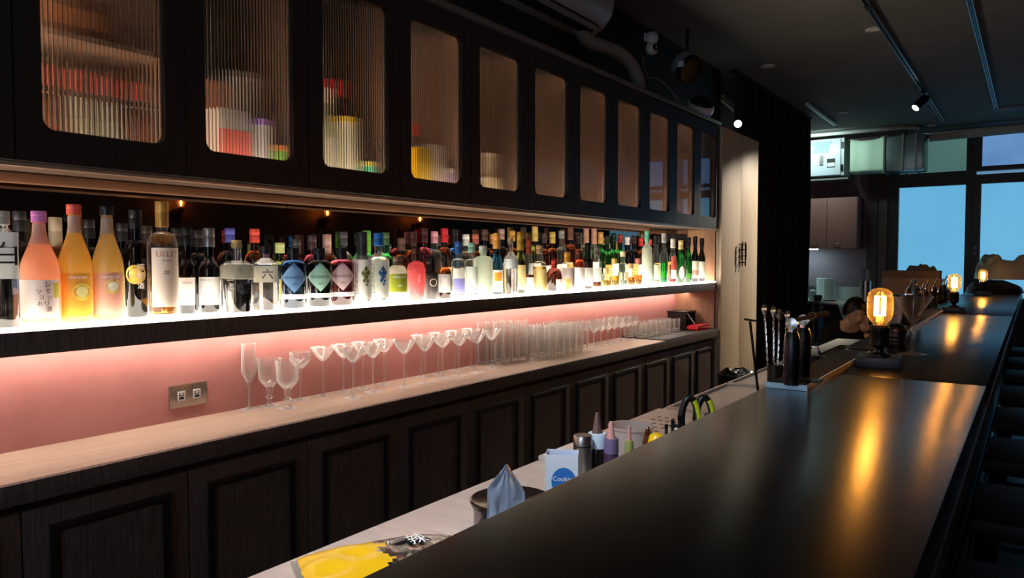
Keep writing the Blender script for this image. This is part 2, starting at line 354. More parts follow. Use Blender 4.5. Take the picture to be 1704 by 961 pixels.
for u in range(7):
    # unit edges fall on every second door, the farthest unit carries one door
    ks = [0] if u == 0 else [2 * u - 1, 2 * u]
    y0 = door_y(ks[-1])[0]; y1 = door_y(ks[0])[1]
    yc = (y0 + y1) / 2
    root = thing('upper_cabinet', 'dark wall cabinet with ribbed glass doors, ' + cab_desc[u], 'cabinet', (-1.88, yc, UB), 0, 'upper wall cabinets'); upper.append(root)
    h = UT - UB; a = y0 - yc + .001; b = y1 - yc - .001; W = .318
    M().box(-W, a, 0, -.026, b, .018).build('bottom_panel', SOFFIT, root)
    M().box(-W, a, h - .018, -.026, b, h).build('top_panel', BLACKWOOD, root)
    for k in ks:
        ya, yb = door_y(k); M().box(-W, max(ya - yc, a), .018, -W + .01, min(yb - yc, b), h - .018).build('back_panel', BLACKWOOD if k in (8, 9) else CABWOOD, root)
        M().box(-.05, ya - yc + .03, .0185, -.036, yb - yc - .03, .025).build('light_strip', FILLW if k < 7 else FILLX, root)
        M().box(-.040, ya - yc + .024, .05, -.034, ya - yc + .030, .50).build('light_strip', FILLW3 if k < 7 else FILLX3, root)  # added upright strip hidden behind the stile, brightens the contents
        if k not in (8, 9): M().box(-.05, ya - yc + .03, h - .024, -.044, yb - yc - .03, h - .0185).build('light_strip', FILLW2, root)
    dk = u in (4,)
    M().box(-W + .01, a, .018, -.026, a + .018, h - .018).build('side_panel', CABWOOD, root)
    M().box(-W + .01, b - .018, .018, -.026, b, h - .018).build('side_panel', BLACKWOOD if u == 0 else CABWOOD, root)
    if len(ks) == 2: M().box(-W + .01, -.009, .018, -.03, .009, h - .018).build('divider', CABWOOD, root)
    for k in ks:
        ya, yb = door_y(k); c = (ya + yb) / 2 - yc
        if first is None:
            d = dframe.build('door', UPWOOD, root, fix=True); p = pane.build('glass_pane', FLUTED, d, fix=True, smooth=50); p.location = (-.026, 0, 0)
            e = bead.build('glass_bead', BRONZE, d, fix=True); first = d
        else:
            d = first.copy(); COL.objects.link(d); d.parent = root
            for g in first.children: q = g.copy(); COL.objects.link(q); q.parent = d
        d.location = (0, c, h / 2)
        DWIN[k] = (ya + yb) / 2
# cap strip on the cabinets and the trim under them
tag(M().box(-1.94, -1.4, UT + .003, -1.865, Y1, UT + .03).build('cornice_strip', mat('grey_trim', (92, 86, 82), .5), bevel=.003), 'grey cornice strip running along the top of the wall cabinets', 'trim')
tag(M().box(-1.895, -1.4, UB - .012, -1.878, Y1, UB - .002).build('valance_strip', mat('pale_bronze_trim', (170, 142, 122), .3, .5), bevel=.002), 'thin pale bronze strip under the wall cabinet doors', 'trim')
m = M().box(-2.14, -1.4, UB - .028, -2.105, 4.55, UB - .002)
tag(m.build('light_channel', mat('bronze_channel', (120, 84, 62), .35, .4), bevel=.003), 'long bronze coloured light channel under the wall cabinets', 'channel')
# mirror panels
for i, (a, b, l) in enumerate(((-1.4, -.12, 'tinted mirror panel behind the bottles, partly outside the frame'), (-.12, 1.69, 'tinted mirror panel behind the fruit liqueur bottles'), (1.69, 3.5, 'tinted mirror panel behind the gin bottles'), (3.5, 5.222, 'tinted mirror panel behind the green bottles by the end panel'))):
    tag(M().box(WX + .001, a + .0015, 1.228, WX + .007, b - .0015, UB - .003).build('mirror_panel', MIRROR), l, 'mirror', 'mirror panels behind the bottle shelf')
# bottle shelf with luminous top
sh = thing('bottle_shelf', 'long dark wall shelf with a glowing white top carrying the bottles', 'shelf', (0, 0, 1.16))
M().box(-2.192, -1.4, 0, -1.882, Y1 - .02, .055).build('shelf_board', DARKWOOD, sh, bevel=.002)
M().box(-2.188, -1.39, .0555, -1.886, Y1 - .025, .064).build('light_panel', emis('shelf_light', (255, 243, 224), E_SHELF), sh)
M().box(-2.14, -1.38, -.012, -2.12, Y1 - .03, -.0005).build('light_strip', emis('under_shelf_led', (255, 230, 212), E_STRIP), sh)
M().box(-2.112, -1.38, -.018, -2.108, Y1 - .03, -.0005).build('strip_cover', DARKWOOD, sh)
SHZ = 1.2245
# end panel by the lockers (wood) full height between worktop and cabinet
tag(M().box(WX + .002, Y1 - .018, .875, -1.90, Y1, UB - .004).build('end_panel', mat('brown_veneer', (150, 108, 82), .45, grain=(1, 1, .05), gscale=50, col2=(176, 130, 100))), 'brown wood end panel closing the bottle shelf beside the lockers', 'panel')
# worktop
wt = thing('worktop', 'pale oak worktop with a dark front edge under the bottle shelf', 'worktop', (0, 0, .822))
M().box(WX + .001, -1.45, .006, -1.884, Y1 - .001, .05).build('oak_board', OAKTOP, wt)
M().box(-1.8835, -1.45, 0, -1.868, Y1 - .001, .05).build('front_edge', DARKWOOD, wt, bevel=.002)
# base cabinets
mold = M().ring(rect_like(.30, .60), rect_like(.262, .562), .012, plc(0))
inner = M().box(0, -.128, -.278, .005, .128, .278)
firstd = None
low_desc = ['next to the pale lockers', 'second from the pale lockers', 'third from the pale lockers', 'fourth from the pale lockers', 'below the coupe glasses', 'below the two goblets', 'below the wall socket']
for u in range(7):
    ks = [0] if u == 0 else [2 * u - 1, 2 * u]
    y0 = door_y(ks[-1])[0]; y1 = door_y(ks[0])[1]; yc = (y0 + y1) / 2
    root = thing('base_cabinet', 'dark base cabinet with framed panel doors, ' + low_desc[u], 'cabinet', (-1.90, yc, 0), 0, 'base cabinets of the back bar')
    M().box(-.29, y0 - yc + .001, .08, -.022, y1 - yc - .001, .818).build('carcass', BLACKWOOD, root)
    M().box(-.27, y0 - yc + .001, 0, -.06, y1 - yc - .001, .08).build('plinth', BLACK, root)
    for k in ks:
        ya, yb = door_y(k)
        if firstd is None:
            d = M().box(-.02, -P0 / 2 + .002, -.345, 0, P0 / 2 - .002, .345).build('door', DARKWOOD, root, bevel=.0015)
            mold.build('moulding', BLACKWOOD, d, bevel=.003); inner.build('door_panel', DARKWOOD, d); firstd = d
        else:
            d = firstd.copy(); COL.objects.link(d); d.parent = root
            for g in firstd.children: q = g.copy(); COL.objects.link(q); q.parent = d
        d.location = (0, (ya + yb) / 2 - yc, .45)
# wall socket
p = at_x(312, 656, WX + .004)
so = thing('wall_socket', 'brushed steel double socket plate on the pink wall', 'socket', p)
M().box(0, -.064, -.036, .009, .064, .036).build('plate', mat('socket_steel', (176, 170, 162), .3, .9, grain=(1, 20, 1), gscale=30, rvar=.08), so, bevel=.003)
for s in (-1, 1):
    q = M().box(.009, s * .026 - .013, -.016, .0105, s * .026 + .013, .016).build('outlet', WHITEPL, so, bevel=.001)
    M().box(.0105, s * .026 - .008, .000, .0112, s * .026 + .008, .010).box(.0105, s * .026 - .008, -.010, .0112, s * .026 + .008, -.003).build('slot', BLACK, q)
    M().box(.0112, s * .026 - .005, .003, .0118, s * .026 + .005, .0085).build('tab', WHITEPL, q)
    M().cyl((.009, s * .055, 0), .002, .001, 8).build('screw', CHROME, so)
# lockers
lk = thing('tall_locker', 'tall pale oak cupboard with two doors at the end of the back bar', 'cupboard', (-1.86, 5.67, 0))
LW = .85
M().box(-.33, -LW / 2 + .006, 0, -.022, LW / 2, 2.35).build('carcass', OAK, lk)
for s in (-1, 1):
    d = M().box(-.02, -.2115, .05, 0, .2115, 2.345).build('door', OAK, lk, bevel=.0015); d.location = (0, s * .2135 + .003, 0)
    hd = M().tube([(.028, -s * .178, 1.33), (.028, -s * .178, 1.52)], .005)
    for zz_ in (1.36, 1.41, 1.46, 1.5): hd.tube([(0, -s * .178, zz_), (.028, -s * .178, zz_)], .004)
    hd.tube([(.028, -s * .16, 1.38), (.028, -s * .16, 1.5)], .004).tube([(.028, -s * .16, 1.44), (.028, -s * .178, 1.44)], .004)
    hd.build('handle', mat('dark_bronze', (58, 44, 32), .35, .8), d, smooth=True)
# curtain
cm = M(); n = 260; L0, L1 = 6.20, 8.72; vs = []
for i in range(n + 1):
    y = L0 + (L1 - L0) * i / n; x = -2.10 + .035 * sin(i * .62) + .012 * sin(i * .23 + 1)
    for z in (.03, 1.0, 2.0, CZ - .035): vs.append((x + .01 * sin(i * .31 + z * 2), y, z))
fs = [(i * 4 + j, (i + 1) * 4 + j, (i + 1) * 4 + j + 1, i * 4 + j + 1) for i in range(n) for j in range(3)]
cu = thing('curtain', 'full-height black pleated curtain beyond the pale cupboard', 'curtain', (0, 0, 0))
cm.add(vs, fs).build('curtain_cloth', mat('black_velvet', (11, 11, 12), .85), cu, smooth=80)
M().box(-2.125, L0 - .03, CZ - .03, -2.075, L1 + .03, CZ - .001).build('curtain_rail', BLKMET, cu)
# ================================================================ bottles
def shape(r, h, zs, zn, rn, curve='s', lip=True):
    """outer profile from the base up to the mouth"""
    p = [(0, .0015), (r * .9, 0), (r, .004), (r, zs)]
    N_ = 9
    for i in range(1, N_ + 1):
        t_ = i / N_; z = zs + (zn - zs) * t_
        if curve == 's': q = .5 + .5 * cos(pi * t_); rr = rn + (r - rn) * q
        elif curve == 'e': rr = rn + (r - rn) * sqrt(max(0, 1 - t_ ** 2.2)); 
        elif curve == 'l': rr = r + (rn - r) * t_
        else: rr = rn + (r - rn) * (1 - t_) ** 1.25 * (1 + .25 * t_)
        p.append((rr, z))
    p += [(rn, h - .008)] + ([(rn + .002, h - .007), (rn + .002, h)] if lip else [(rn, h)])
    return p
def rad_at(prof, z):
    for (r0, z0), (r1, z1) in zip(prof, prof[1:]):
        if z0 <= z <= z1 and z1 > z0: return r0 + (r1 - r0) * (z - z0) / (z1 - z0)
    return prof[3][0]
def superell(r, a, q):
    n = 2 + 6 * q
    return r * (abs(cos(a)) ** n + abs(sin(a)) ** n) ** (-1 / n) * (1 - .06 * q)
DG = {}
def tint(name, c, rough=.02): return mat('tinted_glass_' + name, c, rough, 0, .9, 1.45)
def liq(name, c): return mat('liquid_' + name, c, 0, 0, 1, 1.34)
def bottle(label, X, Y, r, h, zs=.55, zn=.75, rn=None, curve='s', glass='clear', liquid=None, fill=.5, cap=(30, 30, 30), caph=.05, capr=None, lab=None, sq=0, rz=0, group='bottles on the glowing shelf', txt=(), base=None, capmetal=0, name='bottle', seg=24, Z=None, cork=False, deco=None):
    Z = SHZ if Z is None else Z
    rn = rn or .013
    t = thing(name, label, 'bottle', (X, Y, Z), rz, group)
    pr = shape(r, h - (0 if cork else .004), zs * h, zn * h, rn, curve)
    top = h
    if glass == 'clear':
        M().lathe(pr, seg, sq=sq, sqr=r).build('glass_body', THIN, t, smooth=50)
        zf = fill * h; g = .0028
        li = [(0, .008)] + [(max(rr - g, .002), max(z, .008)) for rr, z in pr[1:] if z < zf] + [(max(rad_at(pr, zf) - g, .002), zf), (0, zf)]
        M().lathe(li, seg, sq=sq, sqr=r).build('liquid', liquid, t, smooth=50)
    elif glass == 'solid':
        # thick clear glass, the emptied upper part hollow
        zf = fill * h; g = .003
        inn = [(0, zf), (max(rad_at(pr, zf) - g, .002), zf)] + [(max(rr - g, .004), z) for rr, z in pr[1:] if z > zf]
        prof = pr + inn[::-1]
        M().lathe(prof, seg, sq=sq, sqr=r).build('glass_body', GLASS if liquid is None else liquid, t, smooth=50)
    else:
        M().lathe(pr + [(0, h - .004)], seg, sq=sq, sqr=r).build('glass_body', glass, t, smooth=50)
        if fill and isinstance(fill, tuple):   # cloudy drink with a paler empty neck: (level, material)
            pass
    if cap:
        cr = capr or rn + .0035; ch = caph
        cmx = mat('cap_%d_%d_%d%s' % (*cap, 'm' if capmetal else ''), cap, .35, capmetal)
        if cork:
            M().lathe([(0, h - .012), (rn - .001, h - .012), (rn, h + .012), (0, h + .012)], 14).build('cork', cmx, t, smooth=40)
        else:
            M().lathe([(0, h - ch), (cr, h - ch), (cr, h - ch * .45), (cr - .0006, h - ch * .43), (cr, h - ch * .4), (cr, h - .001), (cr - .001, h + .001), (0, h + .001)], 16).build('cap', cmx, t, smooth=40)
    def surf(u, v, off=.0009):
        a = u / r; rr = superell(r, a, sq) if sq else rad_at(pr, v)
        return ((rr + off) * cos(a), (rr + off) * sin(a), v)
    for L in (lab or []):
        z0, z1, a0, a1, c = L[:5]; m_ = M(); n_ = 14; vs = []; rows = 2 if len(L) < 6 else 10
        for j in range(rows + 1 if rows > 2 else 2):
            zt = j / (rows if rows > 2 else 1)
            for i in range(n_ + 1):
                ft = i / n_; a = radians(a0 + (a1 - a0) * ft); v = h * (z0 + (z1 - z0) * zt)
                if len(L) > 5 and L[5] == 'diamond':
                    hw = 1 - abs(2 * zt - 1); mid = radians((a0 + a1) / 2); a = mid + (a - mid) * max(hw, .001)
                if len(L) > 5 and L[5] == 'disc':
                    hw = sqrt(max(0, 1 - (2 * zt - 1) ** 2)); mid = radians((a0 + a1) / 2); a = mid + (a - mid) * max(hw, .001)
                vs.append(surf(a * r, v, .0006 + (.0003 if len(L) > 5 else 0)))
        nr = len(vs) // (n_ + 1)
        fs = [(j * (n_ + 1) + i, j * (n_ + 1) + i + 1, (j + 1) * (n_ + 1) + i + 1, (j + 1) * (n_ + 1) + i) for j in range(nr - 1) for i in range(n_)]
        m_.add(vs, fs).build('paper_label', c if not isinstance(c, tuple) else milky('label_%d_%d_%d' % c, c, .15), t, smooth=80)
    for T_ in txt:
        s_, size, mt, a, z = T_[:5]; rot = T_[5] if len(T_) > 5 else 0
        lettering(s_, size, mt, t, lambda u, v: surf(radians(a) * r + u, z * h + v, .0014), rot=rot)
    if deco: deco(t, surf, h, r)
    return t
XF = -1.955; XB = -2.115
def place(px, ytop, wpx, X):
    base = at_x(px, 500, X); Y = base.y
    z = depth((X, Y, 1.3)); al = math.atan(abs(px - 852) / F)
    h = at_x(px, ytop, X).z - SHZ
    return Y, wpx / 2 * z / F * cos(al), h
pinkj = milky('cloudy_pink', (238, 182, 150)); yelj = milky('cloudy_amber', (230, 192, 112)); yel2 = milky('cloudy_yellow', (222, 192, 128)); frost = milky('frosted_glass_white', (226, 232, 218))
frn = milky('frosted_neck', (222, 212, 200)); pinkf = milky('frosted_pink', (226, 130, 130)); pearl = milky('pearl_white', (232, 228, 214))
amber = liq('amber', (232, 140, 40)); honey = liq('honey', (240, 190, 90)); water = liq('water', (244, 246, 240)); brown = liq('brown', (140, 66, 26)); red_l = liq('red', (220, 50, 40)); green_l = liq('green', (20, 200, 90))
blk = tint('black', (28, 24, 24)); olive = tint('olive', (70, 76, 30)); green = tint('green', (26, 92, 38)); brn = tint('brown', (92, 44, 18)); blue = tint('blue', (40, 74, 120)); plum = tint('plum', (120, 50, 62)); navy = tint('navy', (18, 50, 66)); smoke = tint('smoke', (120, 116, 108))
GREEN_D = mat('deep_green_glass', (30, 110, 44), .03, 0, .85)
W_ = (242, 238, 230)
def front(label, px, ytop, wpx, dx=0, **k):
    Y, r, h = place(px, ytop, wpx, XF + dx); FRONT.append((Y, r, XF + dx)); JOBS.append((label, XF + dx, Y, r, h, k))
FRONT = []; JOBS = []
def cloudy(neck_from, z0=.0):
    def deco(t, surf, h, r):
        pass
    return deco
def neckpart(c, z0, z1, rn):
    """frosted empty part of the neck, a sleeve just outside the glass"""
    def deco(t, surf, h, r):
        prof = []
        for i in range(9):
            v = h * (z0 + (z1 - z0) * i / 8); x = surf(0, v, .0007); prof.append((x[0], v))
        M().lathe(prof, 24).build('frosted_neck', c, t, smooth=60)
    return deco
def fruit(c1, a, z, rad, c2=None):
    def deco(t, surf, h, r):
        for k_, (cc, rr, off) in enumerate(((c1, rad, .0012), (c2 or c1, rad * .62, .0018))):
            m_ = M(); vs = [surf(radians(a) * r, z * h, off)]
            for i in range(20): an = 2 * pi * i / 20; vs.append(surf(radians(a) * r + rr * cos(an), z * h + rr * sin(an), off))
            m_.add(vs, [(0, i + 1, (i + 1) % 20 + 1) for i in range(20)]).build('fruit_print', mat('print_%d_%d_%d' % cc, cc, .6), t)
    return deco
def decos(*ds):
    def deco(*a):
        for d in ds: d(*a)
    return deco
def leafprint(c, a, z):
    def deco(t, surf, h, r):
        m_ = M()
        for (du, dv, s_) in ((0, .022, .9), (-.010, .008, .8), (.009, .010, .8), (0, -.004, 1), (-.006, -.018, .7), (.006, -.02, .6), (0, .006, .8), (.002, -.032, .5)):
            w_, hh = .009 * s_, .014 * s_
            m_.add([surf(radians(a) * r + du + x, z * h + dv + y, .0015) for x, y in ((0, -hh), (w_, 0), (0, hh), (-w_, 0))], [(0, 1, 2, 3)])
        m_.build('leaf_print', mat('leaf_%d_%d_%d' % c, c, .6), t)
    return deco
front('clear square gin bottle with a bold ink character, at the near shelf end', 2, 352, 66, dx=.01, zs=.78, zn=.86, rn=.018, curve='l', glass='solid', fill=.58, sq=.7, cap=(200, 196, 180), caph=.03, lab=[(.42, .82, -50, 50, W_)], txt=[('白', .058, INK, 8, .62)], rz=-.22)
front('tall cloudy pink liqueur bottle with pink cap and white label', 68, 352, 70, dx=.005, zs=.46, zn=.86, rn=.0135, curve='s', glass=pinkj, cap=(226, 130, 196), caph=.026, capr=.0165, lab=[(.06, .40, -75, 60, W_), (.24, .37, 40, 62, (226, 214, 90))], txt=[('レ', .017, INK, 22, .355), ('モ', .013, INK, 22, .30), ('ッ', .015, INK, -2, .30), ('コ', .012, INK, 4, .245), ('ン', .013, INK, 26, .24), ('リ', .014, INK, 18, .19), ('お', .012, INK, 0, .19), ('酒', .013, INK, 24, .14)], rz=-.42, deco=neckpart(frn, .71, .89, .0135))
front('tall cloudy amber liqueur bottle with orange-red cap and orange label', 127, 341, 60, dx=-.005, zs=.46, zn=.84, rn=.0135, curve='s', glass=yelj, cap=(230, 96, 70), caph=.024, capr=.0165, lab=[(.055, .42, -75, 60, (240, 176, 70))], txt=[('merenel', .013, WINK, 10, .385)], rz=-.46, deco=decos(neckpart(frn, .76, .90, .0135), fruit((246, 214, 90), 24, .26, .022, (250, 232, 150))))
front('tall cloudy yellow liqueur bottle with black cap and rose label', 180, 344, 55, dx=0, zs=.46, zn=.84, rn=.0135, curve='s', glass=yel2, cap=(26, 24, 24), caph=.022, capr=.0165, lab=[(.055, .42, -75, 60, (232, 170, 150))], txt=[('merenel', .013, WINK, 10, .385)], rz=-.50, deco=decos(neckpart(frn, .76, .90, .0135), fruit((248, 202, 110), 20, .30, .020, (250, 240, 200))))
front('black bottle printed with a lemon slice', 228, 350, 40, dx=-.045, zs=.62, zn=.72, rn=.0135, curve='e', glass=blk, cap=(22, 22, 24), caph=.05, txt=[('檸', .022, WINK, 14, .46), ('檬', .022, WINK, 14, .38), ('酒', .018, WINK, 14, .29)], rz=-.36, deco=fruit((232, 196, 90), -12, .40, .026, (244, 216, 120)), lab=[(.25, .55, 20, 46, (60, 56, 50))])
front('amber aperitif bottle with gold capsule and cream label', 272, 336, 52, dx=.012, zs=.60, zn=.74, rn=.0135, curve='e', glass='clear', liquid=amber, fill=.60, cap=(206, 152, 70), caph=.068, capmetal=.3, lab=[(.09, .60, -42, 86, (244, 236, 222))], txt=[('LILLET', .021, GOLDINK, 20, .545), ('BLANC', .008, GINK, 20, .49), ('≈', .026, GINK, 16, .39)], rz=-.53)
front('small dark bottle with grey-white label right behind the amber aperitif', 312, 379, 30, dx=-.05, zs=.52, zn=.66, glass=blk, cap=(30, 30, 32), caph=.05, lab=[(.10, .42, -60, 60, (214, 208, 206))], rz=-.6, txt=[('AMARO', .008, GINK, 5, .36)])
front('dark bottle with pale label and silver cap beside the cork-stoppered gin', 349, 380, 37, dx=-.05, zs=.50, zn=.68, glass=blk, cap=(150, 150, 150), caph=.055, capmetal=.8, lab=[(.09, .42, -65, 65, (222, 216, 214))], rz=-.6, txt=[('VERMOUTH', .006, GINK, -20, .385)])
front('clear rounded gin bottle with cork stopper and etched letters', 395, 406, 56, dx=.02, zs=.66, zn=.76, rn=.0145, curve='e', glass='solid', fill=.48, cap=(206, 176, 120), cork=True, txt=[('B', .036, GINK, -12, .37), ('GIN', .012, GINK, 32, .30), ('½', .024, GINK, 16, .37)], rz=-.70, deco=neckpart(milky('fogged_glass', (170, 166, 150)), .50, .70, .0145), lab=[(.04, .46, -100, -62, (226, 222, 210))])
front('clear faceted gin bottle with black cap and blossom label', 442, 410, 52, dx=.0, zs=.72, zn=.82, rn=.014, curve='l', glass='solid', fill=.66, sq=.5, cap=(40, 40, 40), caph=.024, lab=[(.44, .70, -70, 50, (240, 232, 212))], txt=[('六', .034, INK, 12, .56)], rz=-.70)
def apoth(label, px, g, c, dcol, s):
    front(label, px, 413, 43, dx=0.0, zs=.70, zn=.80, rn=.016, curve='e', glass=g, cap=(24, 24, 26), caph=.032, lab=[(.155, .235, -95, 80, (230, 236, 240)), (.26, .76, -66, 66, dcol, 'diamond')], txt=[(s, .0125, INK, 2, .51), ('GIN', .009, INK, 2, .40)], rz=-.62)
apoth('squat dark blue apothecary bottle with blue diamond label', 489, tint('deepblue', (30, 54, 92)), 0, (118, 160, 206), "HENDRICK'S")
apoth('squat black apothecary bottle with mint diamond label', 532, tint('deepblack', (22, 24, 26)), 0, (176, 220, 196), "HENDRICK'S")
apoth('squat plum apothecary bottle with pink diamond label', 573, plum, 0, (236, 206, 206), "HENDRICK'S")
front('white gin bottle with olive leaf print', 599, 386, 33, dx=.025, zs=.63, zn=.72, rn=.0145, curve='l', glass='clear', liquid=water, fill=.66, cap=(60, 60, 60), caph=.10, lab=[(.07, .62, -95, 85, (248, 246, 238))], txt=[('LONEWOLF', .020, GINK, -35, .36, pi / 2)], rz=-.75, deco=leafprint((120, 120, 50), 22, .40))
front('white gin bottle with blue leaf print and blue cap ring', 631, 388, 34, dx=.02, zs=.63, zn=.72, rn=.0145, curve='l', glass='clear', liquid=water, fill=.66, cap=(40, 120, 200), caph=.045, lab=[(.07, .62, -95, 85, (248, 246, 238))], txt=[('LONEWOLF', .020, GINK, -35, .36, pi / 2)], rz=-.75, deco=leafprint((50, 110, 160), 22, .40))
front('round-shouldered bottle with moss green band label', 662, 427, 32, dx=.01, zs=.60, zn=.82, rn=.014, curve='e', glass=pearl, cap=(120, 96, 80), caph=.04, lab=[(.22, .62, -95, 85, (150, 158, 50))], txt=[("TARQUIN'S", .011, WINK, 10, .55), ('GIN', .010, WINK, 10, .36)], rz=-.75)
front('frosted rose pink bottle with dark stopper', 693, 412, 31, dx=.01, zs=.56, zn=.74, rn=.013, curve='e', glass=pinkf, cap=(70, 34, 30), caph=.05, txt=[('PINK', .014, WINK, 12, .42, -pi / 2)], rz=-.75)
front('matt charcoal bottle with white ring emblem', 718, 428, 24, dx=0, zs=.55, zn=.66, rn=.012, curve='e', glass=mat('charcoal_glaze', (52, 46, 44), .4), cap=(20, 18, 18), caph=.06, rz=-.78, deco=lambda t, surf, h, r: M().add([surf(radians(14) * r + q * cos(2 * pi * i / 20), .40 * h + q * sin(2 * pi * i / 20), .001) for q in (.013, .015) for i in range(20)], [(i, (i + 1) % 20, (i + 1) % 20 + 20, i + 20) for i in range(20)]).build('ring_emblem', WINK, t))
front('small brown pharmacy bottle with plain white label', 740, 424, 24, dx=.01, zs=.52, zn=.72, rn=.010, curve='e', glass=brn, cap=(30, 22, 18), caph=.03, lab=[(.14, .56, -60, 50, W_)], rz=-.78, txt=[('GIN', .008, GINK, 0, .5)])
front('clear bottle with blue and white label and deep blue neck band', 763, 402, 23, dx=.0, zs=.60, zn=.70, rn=.0105, curve='e', glass='clear', liquid=water, fill=.55, cap=(44, 84, 150), caph=.05, lab=[(.06, .34, -50, 60, (142, 140, 205)), (.34, .52, -50, 60, W_)], rz=-.78)
front('clear bottle with mint stopper beside the blue and white label', 785, 404, 22, dx=.01, zs=.62, zn=.70, rn=.011, curve='e', glass='clear', liquid=water, fill=.55, cap=(150, 200, 180), caph=.04, capr=.016, lab=[(.08, .56, -55, 60, (240, 244, 238))], rz=-.78)
front('frosted white bottle without label', 804, 409, 33, dx=.012, zs=.70, zn=.80, rn=.0145, curve='e', glass=frost, cap=(214, 216, 206), caph=.028, rz=-.75)
front('teal bottle with orange capsule and orange print', 829, 388, 22, dx=-.02, zs=.44, zn=.72, rn=.0125, curve='s', glass=navy, cap=(214, 150, 64), caph=.07, lab=[(.04, .40, -70, 70, W_), (.22, .36, -30, 40, (230, 150, 60))], rz=-.78)
front('clear decanter-like bottle with white shoulder label', 847, 400, 26, dx=.02, zs=.66, zn=.80, rn=.012, curve='l', glass='solid', fill=.55, cap=(190, 160, 120), cork=True, lab=[(.48, .66, -60, 60, (230, 236, 236))], rz=-.78)
front('olive wine bottle with gold capsule and tall cream label', 866, 386, 19, dx=-.01, zs=.48, zn=.70, rn=.013, curve='s', glass=olive, cap=(206, 166, 60), caph=.085, capmetal=.3, lab=[(.06, .46, -60, 60, (244, 222, 160))], rz=-.78)
front('amber bottle with copper neck and white label', 879, 398, 20, dx=.0, zs=.40, zn=.78, rn=.011, curve='c', glass='clear', liquid=brown, fill=.34, cap=(176, 92, 54), caph=.07, capmetal=.4, lab=[(.02, .29, -70, 70, W_)], rz=-.78)
front('honey-coloured bottle with thick cork and pale yellow label', 898, 408, 24, dx=.02, zs=.52, zn=.66, rn=.013, curve='e', glass='clear', liquid=honey, fill=.55, cap=(190, 160, 110), caph=.04, lab=[(.04, .50, -70, 70, (244, 226, 160))], rz=-.78)
front('round dark flask with small framed label', 922, 432, 27, dx=.0, zs=.42, zn=.74, rn=.011, curve='e', glass=tint('cola', (60, 26, 18)), cap=(150, 40, 34), caph=.04, lab=[(.02, .38, 0, 75, W_)], rz=-.78)
front('stocky bottle wrapped in a white label with a yellow stripe', 944, 420, 24, dx=.02, zs=.62, zn=.74, rn=.012, curve='e', glass='clear', liquid=brown, fill=.5, cap=(240, 170, 60), caph=.05, lab=[(.02, .60, -90, 80, W_), (.02, .32, -25, 10, (236, 206, 110))], rz=-.78)
front('reddish brown bottle with wide white label', 963, 416, 20, dx=.0, zs=.62, zn=.76, rn=.011, curve='e', glass=tint('redbrown', (110, 40, 22)), cap=(90, 40, 30), caph=.05, lab=[(.02, .56, -90, 80, W_)], rz=-.78)
front('tall black bottle with a tombstone-shaped white label', 978, 404, 17, dx=.0, zs=.52, zn=.68, rn=.012, curve='e', glass=blk, cap=(18, 18, 18), caph=.10, lab=[(.06, .46, -55, 55, W_)], rz=-.78)
front('clear bottle with slanted white label and grey capsule', 993, 410, 16, dx=.01, zs=.55, zn=.74, rn=.0115, glass='clear', liquid=brown, fill=.22, cap=(130, 120, 116), caph=.05, lab=[(.16, .50, -60, 60, W_)], rz=-.78)
amb = [('low glowing honey decanter beside the slanted white label', 1008, 446, 20, honey, (200, 170, 120)), ('low glowing honey flask with a gold collar', 1022, 430, 18, honey, (196, 160, 90)),
       ('low clear flask with a cream square stopper', 1036, 418, 18, water, (222, 206, 170)), ('low amber flask next to the square stopper', 1049, 438, 17, amber, (190, 150, 110)), ('rosy flask in front of the red-capped pair', 1061, 430, 15, amber, (200, 110, 100))]
for l, px, yt, w_, li, cc in amb:
    front(l, px, yt, w_, zs=.42, zn=.68, rn=.011, curve='e', glass='clear', liquid=li, fill=.40, cap=cc, caph=.03, capr=.015, rz=-.78)
front('tall frosted bottle with mint green cap', 1076, 384, 17, dx=.0, zs=.66, zn=.78, rn=.0125, curve='s', glass=frost, cap=(110, 190, 160), caph=.06, rz=-.78, lab=[(.05, .3, -50, 50, W_)])
tail = [(1091, 392, 'clear', water, (60, 60, 60), 'slim clear bottle with black and white neck label beside the mint cap', [(.1, .4, -50, 60, (240, 234, 190))]),
        (1104, 388, 'clear', green_l, (200, 200, 196), 'clear bottle holding bright green liqueur', None),
        (1119, 397, 'clear', red_l, (226, 222, 214), 'clear bottle with red and white striped label', [(.3, .6, -50, 60, (214, 96, 84)), (.1, .3, -50, 60, W_)]),
        (1132, 400, GREEN_D, None, (232, 214, 150), 'green bottle with cream neck band and round white emblem', [(.08, .4, -40, 50, (236, 240, 226), 'disc')]),
        (1145, 395, GREEN_D, None, (30, 34, 30), 'dark green wine bottle second from the shelf end', [(.1, .2, -50, 50, (70, 130, 50))]),
        (1156, 393, blk, None, (34, 34, 34), 'dark wine bottle with cream and pink label at the shelf end', [(.08, .46, -70, 70, (232, 226, 206)), (.14, .26, -70, 70, (226, 150, 150))]),
        (1167, 396, blk, None, (30, 30, 30), 'farthest dark wine bottle with cream label, against the end panel', [(.08, .46, -70, 70, (232, 226, 206))])]
for px, yt, g, li, cc, l, lb in tail:
    front(l, px, yt, 12.5, dx=.0, zs=.52, zn=.74, rn=.0125, curve='s', glass=g, liquid=li or water, fill=.42, cap=cc, caph=.06, rz=-.78, lab=lb)
